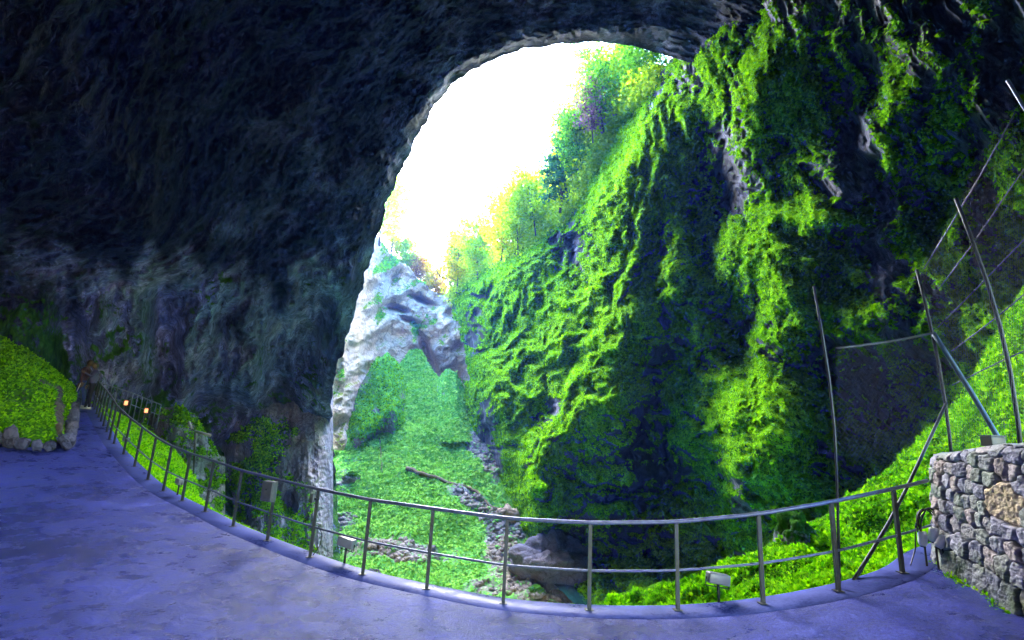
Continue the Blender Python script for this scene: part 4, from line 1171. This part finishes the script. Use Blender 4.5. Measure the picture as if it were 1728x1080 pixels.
def boulder(px, py, size, mat, label, sq=(1, 1, 0.8), seed=0, name='boulder', moss=0.2, lift=0.2):
    c = on_ground(px, py)
    ico = bmesh.new(); bmesh.ops.create_icosphere(ico, subdivisions=5, radius=1)
    ico.verts.index_update()
    bv = np.array([v.co[:] for v in ico.verts]); bf = np.array([[v.index for v in f.verts] for f in ico.faces]); ico.free()
    r = 1 + 0.45 * fbm(bv[:, 0] * 1.1 + seed, bv[:, 1] * 1.1, bv[:, 2] * 1.1, 5) + 0.12 * ridg(bv[:, 0] * 3, bv[:, 1] * 3 + seed, bv[:, 2] * 3)
    v = bv * r[:, None] * np.array(sq) * size + c + np.array([0, 0, lift * size])
    o = link(name, mesh_np(name, v, bf, {'moss': np.clip(moss + 0.5 * bv[:, 2], 0, 1)}), mat)
    tag(o, label, 'boulder')
def _og(px, py, WW_=None):
    X, Y, _ = proj(WBk)
    return WBk.reshape(-1, 3)[np.argmin(((X - px) ** 2 + (Y - py) ** 2).ravel())].copy()
_keep = on_ground
on_ground = _og
boulder(1342, 912, 0.42, M['ledge'], 'dark mossy rock poking out of the green bank behind the railing', (0.8, 0.9, 1.1), 31, moss=0.45, lift=0.1)
on_ground = _keep
boulder(594, 808, 0.75, M['ledge'], 'lone mossy boulder on the left side of the scree', seed=2, moss=0.5)
boulder(928, 972, 1.75, M['boulder'], 'bare grey violet rock hump beside the dark pool', (1.4, 1.2, 1.2), 5, moss=-0.6, lift=0.2)
boulder(905, 1000, 0.5, M['ledge'], 'small dark mossy rock on the gravel in front of the brown hump', (1.2, 1, 0.7), 9, moss=0.4)
boulder(858, 872, 0.8, M['cliff'], 'grey block at the foot of the gorge wall where the scree ends', (1.2, 1, 0.9), 12, moss=-0.1)
boulder(632, 968, 0.35, M['boulder'], 'dark stone in the gravel just below the green edge of the walkway', (1.3, 1, 0.7), 15, moss=0.0)

# ------------------------------------------------------------------ trees along the rims
def crest(py, dx=0.0):
    pc = proj(WR[3])
    o = np.array([np.interp(py, pc[1], WR[3][:, k]) for k in range(3)])
    return o
def tree(base, height, cr, leafm, label, n=3000, lsz=0.35, lean=(0, 0), kind='broad', group='trees along the gorge rim', seed=0, trunk_r=None, name='tree', crown_from=0.35):
    r = np.random.default_rng(seed + 100)
    base = np.array(base, float)
    e = empty(name, base)
    tag(e, label, 'tree', group)
    tr = trunk_r or height * 0.014
    top = base + np.array([lean[0], lean[1], 1.0]) * height
    T = [base + (top - base) * t + np.array([math.sin(t * 5 + seed), math.cos(t * 4 + seed), 0]) * height * 0.015 for t in np.linspace(0, 1, 9)]
    T[0] = T[0] - np.array([0, 0, 0.5])
    mb = MB().tube(T, list(np.linspace(tr, tr * 0.25, 9)), 7)
    tips = []
    nb = 26 if kind == 'broad' else 40
    for k in range(nb):
        t = crown_from + (1 - crown_from) * (k + r.random()) / nb
        p0 = base + (top - base) * t
        a = k * 2.4 + r.random()
        if kind == 'broad':
            l = cr * (0.55 + 0.6 * r.random()) * (1 - 0.5 * ((t - 0.6) / 0.5) ** 2)
            el = 0.25 + 0.5 * r.random()
        else:
            l = cr * (1.1 - t) / (1.1 - crown_from) * (0.7 + 0.5 * r.random()); el = -0.1 + 0.2 * r.random()
        dv = np.array([math.cos(a), math.sin(a), el])
        p1 = p0 + dv * l * 0.5 + r.normal(size=3) * l * 0.06
        p2 = p0 + dv * l + np.array([0, 0, 0.1 * l]) + r.normal(size=3) * l * 0.1
        mb.tube([p0, p1, p2], [tr * 0.4, tr * 0.22, tr * 0.08], 4)
        for s in np.linspace(0.35, 1, 5):
            tips.append((p0 * (1 - s) ** 2 + 2 * p1 * s * (1 - s) + p2 * s * s, 0.12 + 0.12 * s))
    mb.build('trunk', M['bark'], e, True)
    c = np.array([q[0] for q in tips]); w = np.array([q[1] for q in tips])
    idx = r.integers(0, len(c), n)
    pos = c[idx] + r.normal(size=(n, 3)) * (w[idx] * cr * (0.9 if kind == 'broad' else 0.6))[:, None] * np.array([1, 1, 0.55])
    nn = np.array([0, 0, 1.0]) + 0.6 * r.normal(size=(n, 3)); nn /= np.linalg.norm(nn, axis=1)[:, None]
    tv = np.clip(0.5 + 0.35 * np.sin(idx * 1.7) + 0.3 * r.normal(size=n), 0, 1)
    leaves('crown', pos, nn, lsz * (0.6 + 0.8 * r.random(n)), M[leafm], e, up=0.1, flat=0.3, aspect=0.6, r=r, tintv=tv)
    return e
TR = [  # py on the crest, height, crown radius, leaf, label, kind, n, leaf size, sideways/back shift
    (128, 6.0, 2.6, 'l_green', 'bushy green tree right under the arch where it meets the mossy wall', 'broad', 4500, 0.28, (-0.5, 1.5)),
    (165, 8.0, 3.0, 'l_lime', 'spreading light green tree touching the underside of the arch', 'broad', 5000, 0.28, (-0.8, 3)),
    (185, 7.0, 2.6, 'l_green', 'green tree with bare dark branches below the arch', 'broad', 3500, 0.28, (-2.2, 2)),
    (215, 4.5, 2.2, 'l_plum', 'small purple brown tree standing out against the white sky', 'broad', 1700, 0.28, (-2.2, 1)),
    (235, 5.0, 2.4, 'l_lime', 'low yellow green tree below the purple one', 'broad', 3500, 0.3, (-1, 2.5)),
    (290, 7.0, 2.4, 'l_green', 'mid green tree just right of the dark conifer', 'broad', 4200, 0.3, (-1.4, 1.5)),
    (300, 6.0, 2.5, 'l_lime', 'pale green tree hugging the rock crest behind the dark conifer', 'broad', 3500, 0.32, (0.4, 3)),
    (345, 10.5, 2.3, 'l_dark', 'dark slender conifer rising clear into the white sky', 'fir', 6500, 0.34, (-1.6, -0.4)),
    (372, 6.0, 3.2, 'l_lime', 'wide lime green tree left below the dark conifer', 'broad', 5500, 0.34, (-2.5, 2)),
    (402, 6.5, 3.2, 'l_lime', 'round lime tree above the bare rock face', 'broad', 5500, 0.36, (-2.6, 3)),
    (425, 7.0, 3.3, 'l_yellow', 'yellow green tree with pale thin trunks on the rim', 'broad', 4500, 0.38, (-1.5, 1)),
    (455, 8.0, 3.6, 'l_lime', 'lime tree low on the rim near the notch of sky', 'broad', 5500, 0.4, (-1, 2)),
    (478, 8.5, 3.4, 'l_yellow', 'yellow tree at the lowest point of the right rim', 'broad', 3500, 0.42, (-1.5, 2)),
    (492, 11.0, 2.3, 'l_rust', 'thin olive brown tree standing in the notch of sky', 'broad', 1400, 0.42, (-1.5, 3)),
]
for k, (py, h, cr, lm, lab, kd, nl, ls, sh) in enumerate(TR):
    b = crest(py) + np.array([sh[0], sh[1], -0.6])
    tree(b, h, cr, lm, lab, nl, ls, kind=kd, seed=k, lean=(-0.06 + 0.12 * math.sin(k * 2.1), 0.0), name='conifer' if kd == 'fir' else 'tree', crown_from=0.1 if kd == 'fir' else 0.14)
for k in range(11):
    py = 150 + 32 * k
    tree(crest(py) + np.array([-1.2 - 0.1 * k, 5.5 + 0.3 * k, -2.0]), 9.5 + 1.5 * math.sin(k * 1.9), 3.6, 'l_lime' if k < 6 else ('l_yellow' if k % 2 else 'l_lime'), 'hazy lime tree in the row behind the trees on the mossy crest', 3800, 0.38, seed=70 + k, crown_from=0.1)
def ccrest(px):
    i = np.argmin(np.abs(CX - px)); return CW[i].copy()
# crest line of the pale cliff is found from its outline
CX = np.linspace(440, 900, 360)
CW = np.array([P(x, y, d) for x, y, d in zip(CX, np.interp(CX, [440, 560, 640, 662, 690, 705, 735, 748, 765, 800, 900], [250, 330, 400, 432, 452, 470, 492, 500, 484, 450, 380]), np.interp(CX, [440, 540, 580, 620, 660, 720, 770, 820, 900], [52, 58, 66, 84, 97, 101, 99, 92, 80]) * 1.08)])
TL = [(636, 15, 4.5, 'l_lime', 'lime green tree peeping out past the dark edge of the arch', 4500), (658, 16, 4.0, 'l_yellow', 'taller yellow tree beside the dark edge of the arch', 3500), (678, 6.0, 3.2, 'l_lime', 'light green bush above the left part of the pale cliff', 3500),
      (700, 5.0, 3.0, 'l_rust', 'rusty bush on top of the pale cliff', 2500), (722, 5.5, 3.0, 'l_yellow', 'golden bush on the cliff top left of the sky notch', 2500), (738, 4.0, 2.0, 'l_rust', 'small brown bush nearest the sky notch', 1200), (775, 7, 3.5, 'l_lime', 'light green tree on the cliff top right of the sky notch', 4000)]
for k, (px, h, cr, lm, lab, nl) in enumerate(TL):
    tree(ccrest(px) + np.array([0, 2.0, -1.0]), h, cr, lm, lab, nl, 0.5, seed=40 + k, crown_from=0.15)
# loose undergrowth along the right crest
m = 34000
pyv = 110 + 390 * rng.random(m)
pc = proj(WR[3])
cpos = np.stack([np.interp(pyv, pc[1], WR[3][:, k]) for k in range(3)], -1)
f = rng.random(m)
cpos += np.stack([rng.normal(size=m) * 0.9 - 0.3, 0.5 + 3.5 * rng.random(m), -1.2 + 3.8 * rng.random(m) * (0.4 + 0.6 * np.clip(pn(pyv / 14, 1.5, 0.5) + 0.5, 0, 1))], -1)
tag(leaves('undergrowth', cpos, np.repeat([[0, 0, 1.0]], m, 0), 0.18 + 0.28 * rng.random(m), M['l_lime'], up=0.3, flat=0.2, aspect=0.6), 'light green undergrowth along the crest of the mossy wall', 'undergrowth', kind='stuff')
# sprig on the rim of the arch
c = P(716, 232, 36)
pos = c + rng.normal(size=(260, 3)) * np.array([0.45, 0.4, 0.6])
e = empty('shrub', c); tag(e, 'tiny leafy shrub growing on the left edge of the arch against the sky', 'shrub')
leaves('foliage', pos, np.repeat([[0, 0, 1.0]], 260, 0), 0.2, M['l_green'], e)
MB().tube([P(702, 240, 36.5), P(712, 236, 36), P(720, 222, 36)], [0.05, 0.03, 0.01], 5).build('stem', M['bark'], e)
# branches hanging in the notch
for (px, py, s, lab) in ((765, 410, 1.5, 'loose leafy branch hanging alone in the bright sky notch'), (727, 433, 0.8, 'small sprig of leaves in the sky left of the hanging branch')):
    c = P(px, py, 82)
    e = empty('branch', c); tag(e, lab, 'branch')
    q = [P(px + 26, 500 - 30, 84), P(px + 12, py + 32, 82), c + np.array([0, 0, s])]
    MB().tube(resample(np.array(q), 8, 1), list(np.linspace(0.16, 0.03, 8)), 5).build('stem', M['bark'], e)
    m = int(220 * s)
    tt = rng.random(m)[:, None]
    pos = c + (np.array(q[1]) - c) * tt * 0.6 + rng.normal(size=(m, 3)) * np.array([0.9, 0.7, 1.3]) * s * 0.75
    leaves('foliage', pos, np.repeat([[0, 0, 1.0]], m, 0), 0.45, M['l_rust'] if s < 1 else M['l_green'], e)

# ------------------------------------------------------------------ two people
def skin_mat(name, col, rough=0.6):
    return plain(name, col, rough, var=0.12, sc=30, bump=0.1)
M['skin'] = skin_mat('skin', (0.08, 0.05, 0.045), 0.5)
M['jacket_a'] = skin_mat('maroon_jacket', (0.035, 0.008, 0.022), 0.8)
M['jacket_b'] = skin_mat('navy_jacket', (0.045, 0.045, 0.15), 0.7)
M['jeans'] = skin_mat('jeans', (0.02, 0.032, 0.17), 0.85)
M['dark_trousers'] = skin_mat('dark_trousers', (0.006, 0.006, 0.02), 0.85)
M['hair_dark'] = skin_mat('dark_hair', (0.02, 0.015, 0.012), 0.6)
M['hair_fair'] = skin_mat('fair_hair', (0.012, 0.008, 0.006), 0.6)
M['shoe'] = skin_mat('white_shoe', (0.6, 0.6, 0.62), 0.5)
M['stripe'] = skin_mat('pale_stripe', (0.5, 0.5, 0.55), 0.7)
def person(loc, yaw, arms, stance, mats, label, H=1.74, lean=0.0):
    """x forward, y left; arms: ((elbow),(wrist)) for left and right hand"""
    s = H / 1.75
    e = empty('person', loc, yaw)
    tag(e, label, 'person')
    V, E_, Rr = [], [], []
    def add(p, r, par=None):
        p = np.array(p, float); p[0] += lean * max(0, p[2] - 0.9)
        V.append(tuple(p * s)); Rr.append(r * s if not hasattr(r, '__len__') else (r[0] * s, r[1] * s))
        if par is not None: E_.append((par, len(V) - 1))
        return len(V) - 1
    pel = add((0, 0, 0.95), (0.13, 0.16))
    wst = add((0.01, 0, 1.08), (0.11, 0.14), pel)
    che = add((0.0, 0, 1.28), (0.125, 0.175), wst)
    shc = add((-0.01, 0, 1.42), (0.10, 0.14), che)
    nk = add((0.0, 0, 1.50), 0.055, shc)
    hd = add((0.015, 0, 1.56), 0.06, nk)
    hands = []
    for sd, (el, wr) in zip((1, -1), arms):
        sh = add((-0.01, sd * 0.17, 1.41), 0.065, shc)
        ela = add((el[0], el[1], el[2]), 0.05, sh)
        wra = add(wr, 0.032, ela)
        d = np.array(wr) - np.array(el); d /= np.linalg.norm(d)
        pal = add(np.array(wr) + d * 0.05, (0.022, 0.038), wra)
        pn_ = np.cross(d, [0, 0, 1.0]); pn_ /= np.linalg.norm(pn_) + 1e-6
        up = np.cross(pn_, d)
        for k, (o_, L) in enumerate(((0.03, 0.07), (0.01, 0.08), (-0.01, 0.075), (-0.03, 0.06))):
            a = add(np.array(wr) + d * 0.095 + up * o_, 0.010, pal)
            b = add(np.array(wr) + d * (0.095 + L * 0.55) + up * o_ * 1.1 + pn_ * 0.012 * sd, 0.008, a)
            add(np.array(wr) + d * (0.095 + L * 0.9) + up * o_ * 1.1 + pn_ * 0.032 * sd, 0.007, b)
        a = add(np.array(wr) + d * 0.055 + up * 0.045, 0.011, pal)
        add(np.array(wr) + d * 0.10 + up * 0.065 + pn_ * 0.01 * sd, 0.009, a)
    for sd, (kx_, ax_) in zip((1, -1), stance):
        hp = add((0, sd * 0.09, 0.88), 0.095, pel)
        kn = add((kx_, sd * 0.10, 0.48), 0.062, hp)
        ak = add((ax_, sd * 0.10, 0.09), 0.042, kn)
        add((ax_ + 0.03, sd * 0.10, 0.05), 0.04, ak)
    me = bpy.data.meshes.new('person_body')
    me.from_pydata(V, E_, [])
    o = bpy.data.objects.new('body_tmp', me); COL.objects.link(o)
    sk = o.modifiers.new('s', 'SKIN')
    sd_ = me.skin_vertices[0].data
    for i, r in enumerate(Rr):
        sd_[i].radius = r if hasattr(r, '__len__') else (r, r)
        sd_[i].use_root = (i == 0)
    o.modifiers.new('u', 'SUBSURF').levels = 2
    o.modifiers['u'].render_levels = 2
    dg = bpy.context.evaluated_depsgraph_get(); dg.update()
    bm = bmesh.new(); bm.from_mesh(bpy.data.meshes.new_from_object(o.evaluated_get(dg)))
    bpy.data.objects.remove(o)
    # head with a face
    hb = bmesh.new(); bmesh.ops.create_icosphere(hb, subdivisions=4, radius=1)
    hc = np.array([0.03 + lean * 0.72, 0, 1.64])
    for v in hb.verts:
        x, y, z = v.co
        w = 1 - 0.28 * max(0, -z)                      # jaw narrows
        X, Y, Z = x * 0.098 * (1 if x < 0 else 0.95), y * 0.076 * w, z * 0.118
        if x > 0.2:
            X += 0.022 * math.exp(-((y / 0.16) ** 2 + ((z + 0.12) / 0.20) ** 2))            # nose
            X -= 0.010 * sum(math.exp(-(((y - q) / 0.16) ** 2 + ((z - 0.02) / 0.12) ** 2)) for q in (-0.36, 0.36))   # eye sockets
            X += 0.006 * math.exp(-((y / 0.3) ** 2 + ((z + 0.47) / 0.07) ** 2))            # lips
            X += 0.008 * math.exp(-((y / 0.3) ** 2 + ((z + 0.85) / 0.15) ** 2))            # chin
        for q in (-1, 1):
            Y += q * 0.016 * math.exp(-((x + 0.05) / 0.16) ** 2 - ((z + 0.02) / 0.22) ** 2) * (1 if y * q > 0.75 else 0)  # ears
        v.co = Vector(((X + hc[0]) * s, (Y + hc[1]) * s, (Z + hc[2]) * s))
    tm = bpy.data.meshes.new('t'); hb.to_mesh(tm); hb.free(); bm.from_mesh(tm)
    wr = [np.array(a[1]) for a in arms]
    for f in bm.faces:
        c = np.array(f.calc_center_median()) / s
        hand = min(np.linalg.norm(c - (w_ + np.array([lean * max(0, w_[2] - 0.9), 0, 0]))) for w_ in wr) < 0.0
        mi = 1
        if c[2] < 0.98 and abs(c[1]) < 0.22: mi = 2
        for (el, w_) in arms:
            el, w_ = np.array(el), np.array(w_)
            dd = (w_ - el) / np.linalg.norm(w_ - el)
            L = lean * max(0, c[2] - 0.9)
            q = c - np.array([L, 0, 0]) - w_
            if q @ dd > 0.0 and np.linalg.norm(q) < 0.22: mi = 0
        if c[2] > 1.475: mi = 0
        f.material_index = mi
    me = bpy.data.meshes.new('body'); bm.to_mesh(me); bm.free()
    for m_ in (M['skin'], M[mats[0]], M[mats[1]]): me.materials.append(m_)
    b = bpy.data.objects.new('body', me); COL.objects.link(b); b.parent = e
    me.polygons.foreach_set('use_smooth', np.ones(len(me.polygons), bool))
    # hair: a cap over the skull
    hb = bmesh.new(); bmesh.ops.create_icosphere(hb, subdivisions=4, radius=1)
    dl = [v for v in hb.verts if (v.co.x > 0.35 and v.co.z < 0.45) or v.co.z < -0.45 or (v.co.z < 0.0 and v.co.x > -0.1)]
    bmesh.ops.delete(hb, geom=dl, context='VERTS')
    for v in hb.verts:
        x, y, z = v.co
        k = 1.07 + 0.04 * float(pn(x * 5, y * 5, z * 5))
        v.co = Vector(((x * 0.098 * k + hc[0] - 0.004) * s, y * 0.078 * k * s, (z * 0.118 * k + hc[2] + 0.003) * s))
    me = bpy.data.meshes.new('hair'); hb.to_mesh(me); hb.free()
    h = link('hair', me, M[mats[2]]); h.parent = e
    for sd, (kx_, ax_) in zip((1, -1), stance):
        mb = MB()
        ring = [(-0.075, 0.0, 0.03, 0.03), (-0.06, 0, 0.04, 0.05), (0.0, 0, 0.045, 0.055), (0.06, 0, 0.047, 0.04), (0.13, 0, 0.045, 0.03), (0.185, 0, 0.03, 0.02)]
        V_, F_ = [], []
        for (x, _, w, hh) in ring:
            for k in range(12):
                a = 2 * math.pi * k / 12
                V_.append(((ax_ + x) * s, (sd * 0.10 + w * math.cos(a)) * s, max(0.0, 0.04 + hh * math.sin(a)) * s))
        for i in range(len(ring) - 1):
            for k in range(12):
                a, b_ = i * 12 + k, i * 12 + (k + 1) % 12
                F_.append((a, b_, b_ + 12, a + 12))
        F_.append(tuple(range(12))[::-1]); F_.append(tuple(60 + k for k in range(12)))
        mb.add(V_, F_)
        sh = mb.build('shoe', M['shoe'], None, True); sh.parent = e
        if mats[3]:
            mb = MB()
            mb.tube([np.array([0.02, sd * 0.19, 0.88]) * s, np.array([kx_ + 0.0, sd * 0.168, 0.48]) * s, np.array([ax_, sd * 0.148, 0.12]) * s], 0.012, 6)
            st = mb.build('trouser_stripe', M['stripe'], None, True); st.parent = e
    return e
pl = on_floor(129, 687); pr = on_floor(147, 690.5)
view = math.atan2(-pl[1], -pl[0])
person(pl, view + 1.25, (((0.12, 0.21, 1.16), (0.33, 0.10, 1.22)), ((0.0, -0.24, 1.14), (0.06, -0.25, 0.90))), ((0.10, 0.16), (-0.06, -0.20)), ('jacket_a', 'jeans', 'hair_fair', True), 'person in dark maroon jacket and blue jeans with a pale side stripe, arm reaching out', 1.78, 0.10)
person(pr, view - 1.35, (((0.12, 0.22, 1.20), (0.33, 0.12, 1.33)), ((0.02, -0.24, 1.14), (0.10, -0.22, 0.90))), ((0.03, -0.02), (0.02, 0.05)), ('jacket_b', 'dark_trousers', 'hair_dark', False), 'person in navy jacket and dark trousers standing next to the railing end', 1.72, 0.03)

# ------------------------------------------------------------------ haze in the gorge air
n = NT('haze_air')
n.n.remove(n.b)
pv = n.node('ShaderNodeVolumePrincipled')
pv.inputs['Color'].default_value = (0.10, 0.28, 1.0, 1)
pv.inputs['Density'].default_value = 0.0007
pv.inputs['Anisotropy'].default_value = 0.3
n.l.new(pv.outputs[0], n.out.inputs['Volume'])
hz = MB().box((20, 52, 25), (220, 160, 110)).build('haze', n.m)
tag(hz, 'pale blue haze filling the air of the gorge', 'haze', kind='stuff')
